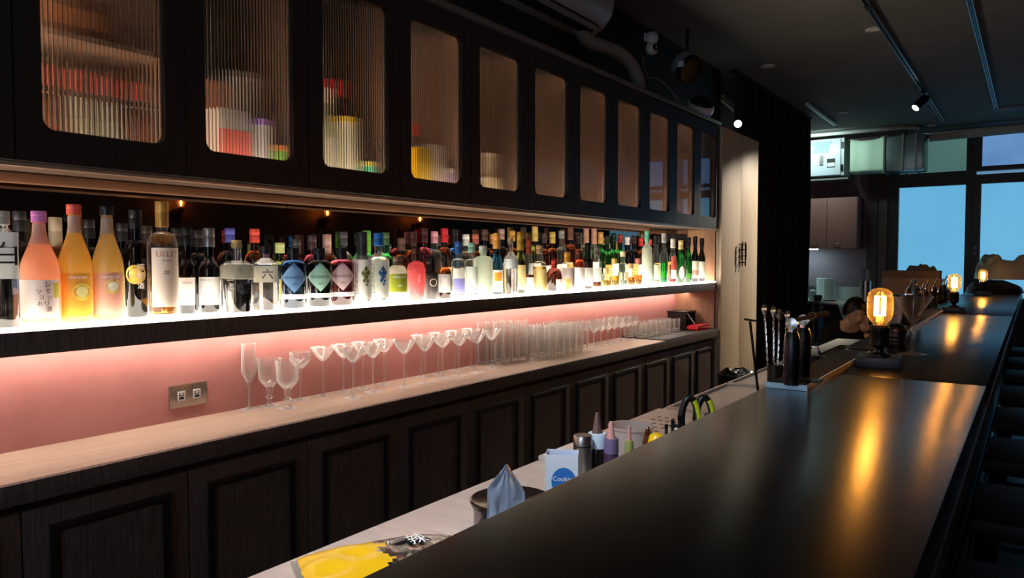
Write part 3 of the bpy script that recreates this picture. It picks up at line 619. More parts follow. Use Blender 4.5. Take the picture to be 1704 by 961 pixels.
# keep neighbours from touching
def settle(J, gap=.0015):
    J.sort(key=lambda j: j[2]); J = [list(j) for j in J]
    for _ in range(60):
        for a, b in zip(J, J[1:]):
            d = sqrt((a[2] - b[2]) ** 2 + (a[1] - b[1]) ** 2); need = a[3] + b[3] + gap
            if d < need:
                s_ = (need - d); a[2] -= s_ * .28; b[2] += s_ * .28; a[3] *= .997; b[3] *= .997
    need = 0
    for i in range(len(J) - 1, -1, -1):
        lim = Y1 - .022 - J[i][3] if i == len(J) - 1 else J[i + 1][2] - sqrt(max(0, (J[i][3] + J[i + 1][3] + gap) ** 2 - (J[i][1] - J[i + 1][1]) ** 2))
        J[i][2] = min(J[i][2], lim)
    return J
FJ = settle(JOBS)
for l, X, Y, r, h, k in FJ:
    sqf = k.get('sq', 0)
    bottle(l, X, Y, r * (.93 if sqf else 1), h, **k)
# ---- back row, nearer the mirror
BR = [(-22, 384, 'black', (36, 34, 34), .05), (36, 352, 'black', (30, 30, 30), .05), (95, 362, 'brown', (150, 136, 110), .085), (150, 366, 'black', (28, 26, 26), .05), (205, 372, 'black', (30, 28, 30), .05), (246, 376, 'brown', (50, 40, 36), .05),
      (296, 380, 'black', (34, 32, 32), .05), (330, 384, 'black', (40, 36, 36), .05), (384, 380, 'black', (84, 90, 170), .045), (425, 381, 'brown', (214, 76, 60), .045), (467, 404, 'olive', (176, 186, 120), .035), (497, 398, 'black', (60, 56, 56), .05),
      (519, 392, 'plum', (70, 50, 52), .05), (543, 390, 'brown', (176, 140, 124), .09), (572, 386, 'smoke', (70, 70, 70), .05), (611, 384, 'green', (90, 150, 50), .085), (642, 387, 'green', (60, 90, 60), .05), (668, 396, 'brown', (90, 66, 56), .05),
      (690, 386, 'brown', (58, 34, 30), .06), (708, 380, 'plum', (66, 32, 34), .06), (723, 385, 'clear', (214, 150, 160), .05), (737, 380, 'brown', (196, 40, 48), .06), (756, 382, 'blue', (30, 30, 34), .06), (776, 390, 'clear', (222, 220, 212), .05),
      (792, 390, 'brown', (170, 92, 72), .045), (806, 382, 'black', (90, 66, 58), .05), (820, 390, 'brown', (204, 150, 100), .045), (833, 381, 'black', (170, 140, 126), .05), (852, 384, 'brown', (200, 160, 70), .05), (870, 378, 'black', (60, 46, 40), .06),
      (890, 377, 'olive', (214, 190, 110), .075), (905, 388, 'brown', (70, 60, 54), .05), (919, 386, 'brown', (206, 176, 90), .06), (934, 384, 'clear', (150, 150, 150), .04), (949, 378, 'brown', (120, 84, 70), .07), (962, 390, 'brown', (60, 50, 46), .05),
      (975, 380, 'clear', (190, 150, 130), .09), (988, 380, 'clear', (186, 146, 130), .09), (999, 386, 'green', (196, 160, 90), .07), (1010, 392, 'green', (40, 56, 44), .05), (1021, 388, 'green', (30, 50, 34), .05), (1032, 390, 'green', (150, 60, 50), .05),
      (1043, 394, 'black', (230, 226, 220), .05), (1054, 392, 'black', (60, 40, 40), .05), (1066, 396, 'brown', (200, 60, 60), .05), (1080, 398, 'brown', (200, 66, 66), .04), (1094, 392, 'black', (40, 44, 50), .05), (1107, 390, 'black', (228, 226, 220), .04),
      (1118, 390, 'black', (30, 30, 34), .05), (1129, 390, 'black', (46, 46, 50), .05), (1140, 388, 'black', (34, 36, 40), .05), (1151, 391, 'black', (38, 38, 42), .05), (1161, 390, 'black', (30, 32, 36), .05), (1172, 392, 'black', (36, 36, 40), .05)]
G_ = {'black': blk, 'brown': brn, 'olive': olive, 'green': green, 'plum': plum, 'smoke': smoke, 'blue': blue, 'clear': 'clear'}
def cname(c):
    r_, g_, b_ = c; mx_, mn_ = max(c), min(c)
    if mx_ < 50: return 'black'
    if mx_ - mn_ < 26: return ['charcoal', 'grey', 'silver', 'white'][min(3, mx_ // 62)]
    if r_ == mx_:
        if mn_ > 140: return 'pale pink'
        if g_ < r_ * .45: return 'red' if mx_ > 130 else 'maroon'
        if g_ < r_ * .68 and mx_ > 160: return 'copper'
        if mx_ < 125: return 'dark brown'
        return 'gold' if b_ < 120 else 'beige'
    if b_ == mx_: return 'blue'
    return 'green' if mx_ > 60 else 'dark green'
SHORT = {}
BJ = []
for px, yt, g, c, ch in BR:
    Y, r, h = place(px, yt, 20, XB); BJ.append((px, XB, Y, .0345 if px < 900 else .031, min(h, .345), (g, c, ch)))
BJ = settle(BJ)
prev = None
for px, X, Y, r, h, (g, c, ch) in BJ:
    if g == 'black' and 640 > px > 0: r *= .95
    near = min(JOBS, key=lambda j: abs(j[2] * (XB / XF) - Y))[0]
    nb = near.split(' with ')[0].split(' printed')[0].split(' beside')[0].split(' next')[0].split(' without')[0].split(' holding')[0].split(' wrapped')[0].split(' in front')[0].split(' second')[0].split(',')[0]
    if nb.startswith('farthest'): nb = 'last dark wine bottle at the shelf end'
    l = '%s bottle with %s cap in the back row behind the %s' % ({'clear': 'clear', 'smoke': 'smoky'}.get(g, g), cname(c), nb)
    if l in SHORT: l = l.replace('behind the', 'just beyond the')
    if l in SHORT: l = l.replace('in the back row', 'near the mirror')
    SHORT[l] = 1
    bottle(l, X, Y, r, h, zs=.56, zn=.72, rn=.0125, curve='s' if g in ('green', 'olive') else 'e', glass=G_[g], liquid=[honey, brown, water, amber][int(px) % 4], fill=.48, cap=c, caph=ch, lab=[(.10, .42, -60, 60, random.choice([W_, (226, 214, 190), (90, 60, 50), (206, 200, 196), (200, 160, 90)]))] if px % 3 else None, rz=-.75, group='bottles in the back row by the mirror', seg=18)
# ================================================================ stemware on the worktop
WZ = .8722
def stem(r, h, zb, rs=.0035, rf=.035, bowl='coupe', knob=False):
    """closed glass wall profile: foot, stem, outer bowl up, inner bowl down"""
    p = [(0, 0), (rf, 0), (rf, .0015), (rf * .5, .004), (rs * 1.8, .009), (rs, .02)]
    if knob: p += [(rs, .026), (rs * 2.2, .032), (rs, .038), (rs * 1.6, zb - .012)]
    else: p += [(rs, zb - .012)]
    H = h - zb; n = 9; o = []
    for i in range(n + 1):
        t_ = i / n
        if bowl == 'coupe': rr = r * t_ ** .62
        elif bowl == 'martini': rr = r * t_
        elif bowl == 'flute': rr = r * min(1, (t_ * 3) ** .7) * (1 - .08 * t_)
        elif bowl == 'goblet': rr = r * min(1, (t_ * 3.2) ** .6) * (.86 + .14 * t_)
        elif bowl == 'nick': rr = r * sin(min(1, t_ * 1.5) * pi / 2) ** .8 * (1 - .10 * max(0, t_ - .5)) if t_ else 0
        o.append((rr, zb + H * t_))
    p += [(max(a, rs * 1.4), b) for a, b in o]
    p += [(max(a - .0016, 0), b + (.002 if i < n else 0)) for i, (a, b) in reversed(list(enumerate(o)))][:-1] + [(0, zb + .005)]
    return p
def tumbler(r, h, th=.0022, base=.010, r0=None):
    r0 = r0 or r * .9
    return [(0, 0), (r0, 0), (r0 + .001, .002), (r, h), (r - th, h), (r0 - th, base + .002), (r0 - th - .003, base), (0, base)]
PROTO = {}
def glassware(name, kind, prof, lab_, cat, loc, group, seg=24, material=None):
    if kind not in PROTO:
        me = M().lathe(prof, seg).build(name, material or STEMG, smooth=50); PROTO[kind] = me; o = me
    else: o = PROTO[kind].copy(); COL.objects.link(o)
    o.location = loc; o.rotation_euler = (0, 0, random.uniform(0, 6)); tag(o, lab_, cat, group); return o
USED = []
def spot(px, py, r, z=WZ):
    p = at_z(px, py, z); x = min(max(p.x, WX + .006 + r), -1.885 - r * .6); y = at_x(px, py, x).y
    for _ in range(40):
        for (a, b, c) in USED:
            d = sqrt((x - a) ** 2 + (y - b) ** 2)
            if d < r + c + .001:
                k_ = (r + c + .0015 - d) / max(d, 1e-4); y += (y - b) * k_; x += (x - a) * k_ * .6; x = min(max(x, WX + .006 + r), -1.885 - r * .6)
    USED.append((x, y, r)); return (x, y, z)
glassware('champagne_flute', 'flute', stem(.026, .225, .085, .0033, .033, 'flute'), 'tall champagne flute, first glass from the wall socket', 'glass', spot(415, 681, .034), 'glasses on the worktop')
gob = stem(.040, .166, .062, .0065, .036, 'goblet', True)
glassware('water_goblet', 'goblet', gob, 'short-stemmed ribbed goblet next to the champagne flute', 'glass', spot(444, 675, .041), 'glasses on the worktop')
glassware('water_goblet', 'goblet', gob, 'short-stemmed ribbed goblet in front of its twin, nearer the worktop edge', 'glass', spot(479, 679, .041), 'glasses on the worktop')
glassware('cocktail_glass', 'nick', stem(.038, .175, .112, .003, .036, 'nick'), 'deep round cocktail glass just beyond the two goblets', 'glass', spot(500, 664, .039), 'glasses on the worktop')
cpl = ['beyond the deep round cocktail glass', 'second coupe from the goblets', 'third coupe from the goblets, near the worktop edge', 'fourth coupe from the goblets', 'fifth coupe from the goblets, close to the wall', 'sixth coupe from the goblets',
       'large coupe in the middle of the worktop edge row', 'coupe at the wall behind the large middle coupe', 'coupe beside the large middle coupe', 'coupe against the wall with a thin stem', 'coupe fourth from the tall straight glasses', 'coupe third from the tall straight glasses, at the wall', 'coupe second from the tall straight glasses', 'coupe tucked at the wall before the tall straight glasses', 'coupe just before the tall straight glasses', 'coupe overlapping the tall straight glasses']
cps = [(538, 658), (572, 652), (588, 662), (604, 643), (621, 652), (640, 638), (673, 643), (701, 626), (707, 637), (730, 620), (737, 629), (758, 609), (764, 625), (784, 602), (793, 620), (818, 612)]
for (px, py), l in zip(cps, cpl):
    glassware('coupe_glass', 'coupe', stem(.0455, .184, .130, .003, .034, 'coupe'), 'clear long-stemmed coupe glass, ' + l, 'glass', spot(px, py, .0442), 'coupe glasses on the worktop', seg=28)
ORD = ['first', 'second', 'third', 'fourth', 'fifth', 'sixth', 'seventh', 'eighth', 'ninth', 'tenth']
ROW = ['along the wall', 'in the middle row', 'in the row by the worktop edge']
def grid(name, kind, prof, what, xs, y0, n, st, group, rows, seg, material=None, sh=.006, z=WZ):
    for r_, x in enumerate(xs):
        for i in range(n):
            glassware(name, kind, prof, '%s, %s %s' % (what, ORD[i], rows[r_]), 'glass', (x + random.uniform(-.002, .002), y0 + sh * r_ + i * st, z), group, seg, material)
grid('highball_glass', 'high', tumbler(.029, .205, .0016, .012, .026), 'tall straight highball glass beyond the coupes', (-2.163, -2.10), 2.80, 4, .062, 'cluster of highball glasses', ['along the wall', 'in the outer row'], 24, CLEAR, .05)
for x, y, l in ((-2.165, 3.045, 'at the wall beyond the tall straight glasses'), (-2.03, 3.02, 'before the tumbler cluster'), (-2.00, 3.60, 'at the far end of the tumbler cluster')):
    glassware('slim_flute', 'slim', stem(.024, .175, .095, .003, .026, 'martini'), 'slim conical flute glass ' + l, 'glass', (x, y, WZ), 'glasses on the worktop', 20)
grid('water_tumbler', 'tumb', tumbler(.032, .165, .002, .022, .027), 'tapered water tumbler in the dense cluster', (-2.163, -2.095, -2.027), 3.12, 7, .067, 'dense cluster of tumblers', ROW, 20, CLEAR)
grid('small_wine_glass', 'wine', stem(.033, .15, .085, .003, .03, 'nick'), 'small stemmed glass before the black mat', (-2.14, -2.066), 3.69, 7, .086, 'small stemmed glasses before the mat', ['along the wall', 'in the outer row'], 18, None, .03)
tag(M().box(-2.19, 4.30, WZ, -1.872, 5.215, WZ + .006).build('bar_mat', RUBBER, bevel=.002), 'flat black mat at the far end of the oak worktop', 'mat')
grid('rocks_glass', 'rocks', tumbler(.037, .085, .003, .014, .034), 'low cut rocks glass on the black mat', (-2.15, -2.072), 4.35, 8, .078, 'rocks glasses on the black mat', ['along the wall', 'in the outer row'], 16, CLEAR, .01, WZ + .0065)
t = thing('black_box', 'small open black box at the far end of the worktop', 'box', (-2.10, 5.10, WZ + .0065), 0)
M().box(-.07, -.09, 0, .07, .09, .006).box(-.07, -.09, .006, -.064, .09, .12).box(-.064, .084, .006, .07, .09, .12).box(-.064, -.09, .006, .07, -.084, .12).build('shell', BLKPLA, t)
M().box(-.075, -.095, .12, .075, .095, .13).build('lid', BLKPLA, t, bevel=.002)
M().box(-.062, -.082, .07, .066, .082, .075).build('shelf_plate', GREYPL, t)
t = thing('red_pouch', 'small red folded pouch lying by the black box', 'pouch', (-1.955, 5.06, WZ + .0065), -.3)
M().box(-.05, -.07, 0, .05, .07, .028).build('pouch_body', mat('red_fabric', (200, 36, 50), .6), t, bevel=.01)
M().obox((0, 0, .034), (.09, .13, .008), (.08, 0, 0)).build('flap', mat('red_fabric', (200, 36, 50), .6), t, bevel=.003)
t = thing('white_pen', 'white pen leaning from the black box to the red pouch', 'pen', (-2.025, 5.02, WZ + .0065))
M().tube([(0, 0, .12), (.05, .04, .03)], [.004, .005], 8).build('pen_barrel', WHITEPL, t); M().tube([(.05, .04, .03), (.055, .044, .02)], [.005, .001], 8).build('pen_tip', WHITEPL, t)
# ================================================================ bar counter
BZ = 1.106; BL, BRX = -.467, -.078
bar = thing('bar_counter', 'long black bar counter running from the camera to the windows', 'counter', (0, 0, 0))
for a, b in ((-1.0, 1.888), (1.892, 4.30), (4.304, 6.70), (6.704, 8.1)):
    M().box(BL, a, BZ - .045, BRX, b, BZ).build('top_panel', BARTOP, bar, bevel=.002)
M().box(-.445, -1.0, 0, -.27, 8.08, BZ - .0455).build('bar_body', BLACKWOOD, bar)
M().box(BRX - .004, -1.0, BZ - .075, BRX + .003, 8.1, BZ - .046).build('edge_strip', mat('edge_metal', (90, 88, 86), .3, .8), bar)
M().tube([(-.2, -1, .22), (-.2, 8, .22)], .019, 12).build('foot_rail', BLKMET, bar, smooth=True)
# bar mats on the service edge with a pale trim
for i, (a, b, l) in enumerate(((1.60, 2.32, 'black ribbed bar mat under the two black cylinders'), (2.45, 3.15, 'black ribbed bar mat beyond the nearest bulb lamp'), (3.2, 4.55, 'farthest black ribbed bar mat on the bar edge'))):
    t = thing('rail_mat', l, 'mat', (-.423, (a + b) / 2, BZ), 0, 'rubber rail mats')
    L = b - a; m = M().box(-.040, -L / 2, .0005, .040, L / 2, .008)
    m.build('mat_base', RUBBER, t); m = M()
    k = 0
    y = -L / 2 + .01
    while y < L / 2 - .01: m.box(-.036, y, .008, .034, y + .004, .0105); y += .008
    o = m.build('rib', RUBBER, t); o['kind'] = 'stuff'
    M().box(.0402, -L / 2, .0005, .0442, L / 2, .012).build('side_trim', mat('pale_steel_trim', (226, 212, 198), .28, .7), t)
    if i == 0: M().box(-.04, -L / 2 - .006, .0005, .044, -L / 2 - .0002, .012).build('end_trim', mat('daylit_trim', (170, 200, 214), .3, .6), t)  # pale blue of the daylight is put into the end trim colour
# edison lamps
def lamp(loc, l, rz=0):
    t = thing('bulb_lamp', l, 'lamp', loc, rz, 'bulb table lamps along the bar')
    M().box(-.052, -.052, 0, .052, .052, .026).build('base', BLACKWOOD, t, bevel=.002)
    M().lathe([(0, .026), (.026, .026), (.026, .032), (.012, .036), (.010, .044), (.016, .05), (.0225, .056), (.0225, .085), (.0235, .087), (.0235, .10), (.021, .103), (.021, .106), (0, .106)], 24).build('socket', mat('dark_brass', (46, 38, 30), .35, .7), t, smooth=30)
    M().lathe([(.014, .104), (.016, .110), (.028, .124), (.031, .135), (.031, .175), (.027, .190), (.016, .199), (0, .202)], 28).build('bulb', AMBGLASS, t, smooth=60)
    g = M(); pts = []
    for j in range(6):
        a = pi / 3 * j; r0 = .011
        pts += [(r0 * cos(a), r0 * sin(a), .130), (r0 * cos(a), r0 * sin(a), .180)] if j % 2 == 0 else [(r0 * cos(a), r0 * sin(a), .180), (r0 * cos(a), r0 * sin(a), .130)]
    g.tube(pts, .0028, 6).build('filament', emis('filament_glow', (255, 190, 100), E_FIL), t)
    M().tube([(0, 0, .105), (0, 0, .128)], [.006, .003], 8).build('stem', milky('lamp_stem_glass', (240, 220, 190)), t)
    return t
p1 = at_z(1459, 608, BZ); p2 = at_z(1587, 519, BZ); p3 = at_z(1635, 491.5, BZ)
lm = lamp((p1.x + .005, p1.y, BZ), 'glowing bulb lamp on a black block base, nearest of the three on the bar', .1)
dup(lm, (p2.x, p2.y, BZ), .05, 'glowing bulb lamp on a black block base, middle one of three on the bar')
dup(lm, (p3.x, p3.y, BZ), 0, 'glowing bulb lamp on a black block base, farthest of the three, by the white bag')
# wall sconces on the wall opposite (seen in the mirror)
for Y, wh in ((3.28, 'nearest'), (4.78, 'middle'), (6.1, 'farthest')):
    t = thing('wall_sconce', 'bulb sconce on the wall across the bar, seen in the mirror, %s of three' % wh, 'lamp', (1.3, Y, 1.745), 0, 'bulb sconces on the wall across the bar')
    M().lathe([(0, 0), (.05, 0), (.05, .015), (0, .015)], 20, rot=Matrix.Rotation(-pi / 2, 3, 'Y')).build('wall_plate', BLKMET, t, smooth=40)
    M().tube([(-.01, 0, 0), (-.06, 0, -.01), (-.085, 0, .015)], .007, 8).build('arm', BLKMET, t, smooth=True)
    M().lathe([(0, 0), (.02, .002), (.022, .045), (0, .045)], 16, (-.085, 0, .01)).build('socket', BLKMET, t, smooth=40)
    M().lathe([(.012, .055), (.03, .08), (.03, .12), (.018, .15), (0, .155)], 18, (-.085, 0, 0)).build('bulb', AMBGLASS, t, smooth=60)
    M().tube([(-.085, 0, .07), (-.078, 0, .10), (-.085, 0, .13), (-.092, 0, .10), (-.085, 0, .07)], .005, 6).build('filament', emis('sconce_filament', (255, 150, 60), E_FIL * 1.6), t)
# martini glass on the bar
p = at_z(1511, 589, BZ)
glassware('martini_glass', 'martini', [(0, 0), (.038, 0), (.038, .0015), (.018, .004), (.005, .009), (.004, .02), (.004, .085), (.007, .092), (.052, .168), (.0505, .168), (.004, .098), (0, .098)], 'empty martini glass on the bar beside the nearest bulb lamp', 'glass', (p.x + .01, p.y, BZ), 'glasses on the bar', 32, edgeglass('martini_clear_glass', (254, 254, 254), .02, .7, 3.0))
# two black cylinders with chrome caps + muddler
def siphon(px, py, l, h=.112):
    p = at_z(px, py, BZ + .0105)
    t = thing('black_cylinder', l, 'dispenser', (p.x, p.y, BZ + .0108), 0)
    M().lathe([(0, 0), (.0155, 0), (.0155, .022), (.0165, .024), (.0165, h - .02), (.014, h - .008), (.011, h), (0, h)], 24).build('cylinder_body', BLKPLA, t, smooth=40)
    M().lathe([(0, h), (.008, h), (.008, h + .006), (0, h + .006)], 14).build('neck', CHROME, t, smooth=40)
    M().lathe([(0, -.004), (.0125, -.004), (.0125, .004), (.008, .005), (0, .007)], 20, (0, -.004, h + .017), rot=Matrix.Rotation(pi / 2, 3, 'X')).build('round_cap', STEEL, t, smooth=40)
    return t
a_ = siphon(1317, 640, 'black matt cylinder with a round steel cap, nearer of the pair on the mat')
b_ = siphon(1336, 628, 'black matt cylinder with a round steel cap, farther of the pair on the mat')
t = thing('muddler', 'brown wooden stick with a brass clamp lying across the black cylinders', 'muddler', a_.location + Vector((0, 0, .136)))
M().tube([(.0, .01, .0), (.05, .09, .012)], [.004, .007], 10).build('stick', mat('brown_stick', (112, 66, 42), .4), t, smooth=True)
M().lathe([(.007, -.004), (.0095, -.004), (.0095, .004), (.007, .004)], 12, (.028, .05, .006), rot=Matrix.Rotation(.9, 3, 'X')).build('clamp', mat('brass', (200, 160, 110), .25, .9), t, smooth=True)
t = thing('mat_pad', 'small flat black coaster on the rail mat beside the cylinders', 'coaster', at_z(1352, 634, BZ + .0108))
M().box(-.02, -.015, 0, .02, .015, .005).build('pad', BLKPLA, t, bevel=.001)
# ================================================================ steel work counter
SZ = .83; SB, SF = -1.10, -.468
def cabinet_under(t, y0, y1):
    M().box(SB + .03, y0 + .01, .1, SF - .01, y1 - .01, SZ - .2).build('under_cabinet', STEEL, t)
    for y in (y0 + .05, y1 - .05):
        M().cyl((SB + .06, y, 0), .02, .1, 12).build('leg', STEEL, t)
t = thing('steel_table', 'smooth brushed steel work table behind the bar, nearest the camera', 'counter', (0, 0, 0))
M().box(SB, -.9, SZ - .04, SF, 1.665, SZ).build('steel_top', STEELC, t, bevel=.003); cabinet_under(t, -.9, 1.665)
t = thing('perforated_station', 'steel cocktail station with round holes behind the bar', 'counter', (0, 0, 0))
M().box(SB, 1.67, SZ - .03, SF, 2.465, SZ + .012).build('steel_top', STEELC, t, bevel=.003); cabinet_under(t, 1.67, 2.465)
for i, (x, y) in enumerate(((-.86, 2.12), (-.86, 2.30), (-.70, 2.28))):
    M().lathe([(.048, .0), (.056, .0), (.056, .003), (.048, .003)], 24, (x, y, SZ + .012)).build('hole_ring', CHROME, t, smooth=True)
    M().cyl((x, y, SZ + .0122), .048, .0008, 24).build('hole_bottom', BLACK, t)
m = M()
for i in range(7):
    for j in range(4): m.box(-1.04 + j * .026, 2.02 + i * .05, SZ + .0121, -1.028 + j * .026, 2.03 + i * .05, SZ + .0125)
o = m.build('perforation', BLACK, t); o['kind'] = 'stuff'
t = thing('drainboard', 'ribbed steel drainboard beyond the cocktail station', 'counter', (0, 0, 0))
M().box(SB, 2.47, SZ - .03, SF, 3.895, SZ + .004).build('steel_top', STEELC, t); cabinet_under(t, 2.47, 3.895)
for y0, y1 in ((2.50, 3.12), (3.16, 3.86)):
    M().ring(rect_like(SF - SB - .04, y1 - y0 + .02, 1, (SB + SF) / 2, (y0 + y1) / 2), rect_like(SF - SB - .06, y1 - y0, 1, (SB + SF) / 2, (y0 + y1) / 2), .012, lambda a, b, h: (a, b, SZ + .004 + h)).build('raised_rim', STEELC, t, fix=True)
    y = y0 + .012
    while y < y1 - .012:
        if 'rg' not in globals() or rg is None:
            rg = M().box(-(SF - SB) / 2 + .04, -.0045, 0, (SF - SB) / 2 - .04, .0045, .005).build('rib', STEELC, t, bevel=.0015); q = rg
        else: q = rg.copy(); COL.objects.link(q); q.parent = t
        q.location = ((SB + SF) / 2, y, SZ + .004); y += .017
t = thing('sink', 'steel sink behind the bar beyond the drainboard', 'sink', (0, 0, 0))
a, b = 3.9, 5.45
M().ring(rect_like(SF - SB, b - a, 6, (SB + SF) / 2, (a + b) / 2), rrect(.44, .62, .05, 6, (SB + SF) / 2, 4.75), .02, lambda x, y, h: (x, y, SZ - .015 + h)).build('sink_top', SINKST, t, fix=True)
M().ring(rrect(.445, .625, .05), rrect(.436, .616, .05), .22, lambda x, y, h: (x + (SB + SF) / 2, y + 4.75, SZ - .235 + h)).box(-.22 + (SB + SF) / 2, 4.44, SZ - .24, .22 + (SB + SF) / 2, 5.06, SZ - .235).build('basin', SINKST, t, fix=True)
M().box(SB + .03, a + .01, .1, SF - .01, b - .01, SZ - .25).build('under_cabinet', STEEL, t)
# things on the steel table -------------------------------------------------
def onsteel(px, py, z=SZ): return at_z(px, py, z)
# snack bag
t = thing('snack_bag', 'crumpled yellow, black and silver snack bag lying on the steel table', 'bag', (-.875, .87, SZ + .002), radians(60)); t.scale = (.72, .95, 1)
m = M(); nx, ny = 30, 18; vs = []
for side in (1, -1):
    for j in range(ny + 1):
        for i in range(nx + 1):
            u, v = i / nx * 2 - 1, j / ny * 2 - 1
            e = (1 - abs(u) ** 3) * (1 - abs(v) ** 3); n_ = mnoise.noise(Vector((u * 3, v * 2.5, side))) * .010 * e + mnoise.noise(Vector((u * 9, v * 8, 3))) * .004 * e
            vs.append((u * .19 + .008 * mnoise.noise(Vector((v * 4, 1, 0))), v * .11 + .006 * mnoise.noise(Vector((u * 5, 2, 0))), .028 + side * (.026 * e ** .5) * (1 if side > 0 else .95) + (n_ if side > 0 else 0)))
fs = []
W1 = (nx + 1) * (ny + 1)
for s in (0, 1):
    for j in range(ny):
        for i in range(nx):
            a = s * W1 + j * (nx + 1) + i; q = (a, a + 1, a + nx + 2, a + nx + 1); fs.append(q if s == 0 else q[::-1])
BAGY = mat('foil_yellow', (252, 196, 24), .3, 0, coat=.3); BAGB = mat('foil_black', (30, 28, 30), .25, .2, coat=.6); BAGS = mat('foil_silver', (206, 200, 190), .22, .8)
m.add(vs, fs); o = m.build('foil_bag', BAGY, t, smooth=70)
o.data.materials.append(BAGB); o.data.materials.append(BAGS)
for p_ in o.data.polygons:
    c = p_.center; u = c.x / .19 + .25 * mnoise.noise(Vector((c.y * 30, c.x * 10, 0)))
    p_.material_index = 0 if u < -.05 else (1 if u < .55 and mnoise.noise(Vector((c.x * 60, c.y * 60, 1))) < .12 else 2)
def bagz(u, v):
    e = (1 - abs(u / .19) ** 3) * (1 - abs(v / .11) ** 3); return (u, v, .060 + .026 * (max(e, 0) ** .5 - 1) + .008)
lettering('辣', .05, WINK, t, lambda u, v: bagz(u + .075, v + .01), rot=.2); lettering('Gin', .03, BAGS, t, lambda u, v: bagz(u + .02, v - .03), rot=-.2)
for s_ in (-1, 1): M().box(s_ * .188, -.1, .024, s_ * .203, .1, .030).build('crimped_seal', BAGS, t)
# round steel bin with black lid
t = thing('steel_canister', 'round chrome canister with a dark lid on the steel table', 'canister', (-.782, 1.098, SZ + .002)); t.scale = (.94, .94, .82)
M().lathe([(0, 0), (.074, 0), (.076, .004), (.076, .110), (.079, .113), (.079, .118), (0, .118)], 40).build('canister_body', mat('dark_chrome', (120, 124, 130), .12, 1), t, smooth=40)
M().lathe([(0, .118), (.081, .118), (.083, .122), (.083, .127), (.079, .129), (.072, .126), (0, .125)], 40).build('lid', mat('brown_black_gloss', (34, 26, 22), .15), t, smooth=40)
t = thing('plastic_film', 'crumpled clear bluish plastic wrapper standing by the chrome canister', 'wrapper', (-.70, .972, SZ + .001), radians(35))
m = M(); vs = []; nx, ny = 16, 26
for sd_ in (1, -1):
    for j in range(ny + 1):
        for i in range(nx + 1):
            u, v = i / nx * 2 - 1, j / ny
            wv = .031 * (1 if v < .82 else 1 - (v - .82) / .18 * .97); cx_ = -.006 + .004 * v
            zc_ = v * .212 + (.018 * (u + 1) * -.5 if v > .6 else 0) * (1 - v) * 2.4
            n_ = mnoise.noise(Vector((u * 2.6, v * 7, 2))) * .007 + mnoise.noise(Vector((u * 6, v * 15, 5))) * .003
            vs.append((cx_ + u * wv, n_ * (1 - .4 * v) + sd_ * .0022 * (1 - u * u) * (1 - v), max(zc_, 0)))
W1 = (nx + 1) * (ny + 1)
fs = [((q, q + 1, q + nx + 2, q + nx + 1) if s_ == 0 else (q + nx + 1, q + nx + 2, q + 1, q)) for s_ in (0, 1) for j in range(ny) for i in range(nx) for q in [s_ * W1 + j * (nx + 1) + i]]
m.add(vs, fs); FILM = milky('blue_film', (156, 170, 190), .4)
m.build('film', FILM, t, smooth=28)
def PS(px, py, x):
    p = at_x(px, py, x); return p.y, p.z - SZ - .002
# salt carton
t = thing('salt_carton', 'open white and blue salt carton standing on the steel table', 'carton', (-.74, PS(936, 752, -.74)[0], SZ + .002), radians(28))
CW, CH = .048, PS(936, 752, -.74)[1]
m = M().ring(rect_like(CW * 1.3, CW * .9, 0), rect_like(CW * 1.3 - .002, CW * .9 - .002, 0), CH, lambda a, b, h: (a, b, h)).box(-CW * .65, -CW * .45, -.0005, CW * .65, CW * .45, 0.0)
m.build('carton_shell', mat('carton_white', (214, 224, 236), .5), t, fix=True)
M().box(-CW * .63, -CW * .43, .001, CW * .63, CW * .43, CH - .02).build('inner_bag', mat('blue_bag', (38, 62, 150), .3), t)
fy = -CW * .45 - .0006
m = M(); m.add([(0.004, fy, CH - .052)] + [(.004 + .024 * cos(2 * pi * i / 32), fy, CH - .052 + .028 * sin(2 * pi * i / 32)) for i in range(32)], [(0, i + 1, (i + 1) % 32 + 1) for i in range(32)]).build('blue_oval', mat('print_blue', (36, 110, 190), .5), t)
lettering('Cooking', .0125, WINK, t, lambda u, v: (u + .004, fy - .0006, v + CH - .046)); lettering('Salt', .015, WINK, t, lambda u, v: (u + .008, fy - .0006, v + CH - .062))
m = M(); m.add([(0, fy, CH - .105), (.02, fy, CH - .108), (.024, fy, CH - .09), (.008, fy, CH - .084)], [(0, 1, 2, 3)]).build('red_print', mat('print_red', (206, 70, 60), .5), t)
M().box(-.012, .0, 0, .012, .012, .006).xf(Matrix.Translation((-.04, .06, 0))).build('blue_tab', mat('blue_tab', (90, 140, 190), .4), t)
# thermos
t = thing('steel_flask', 'slim steel flask with screw lid beside the salt carton', 'flask', (-.74, PS(970, 723, -.74)[0], SZ + .002)); FH = PS(970, 723, -.74)[1]
M().lathe([(0, 0), (.018, 0), (.0195, .003), (.0195, FH - .023), (0, FH - .023)], 28).build('flask_body', STEEL, t, smooth=40)
M().lathe([(.0185, FH - .023), (.0185, FH - .020), (0, FH - .020)], 28).build('gasket', BLACK, t, smooth=40)
M().lathe([(0, FH - .020), (.0195, FH - .020), (.0195, FH - .003), (.018, FH), (0, FH)], 28).build('lid', STEEL, t, smooth=40)
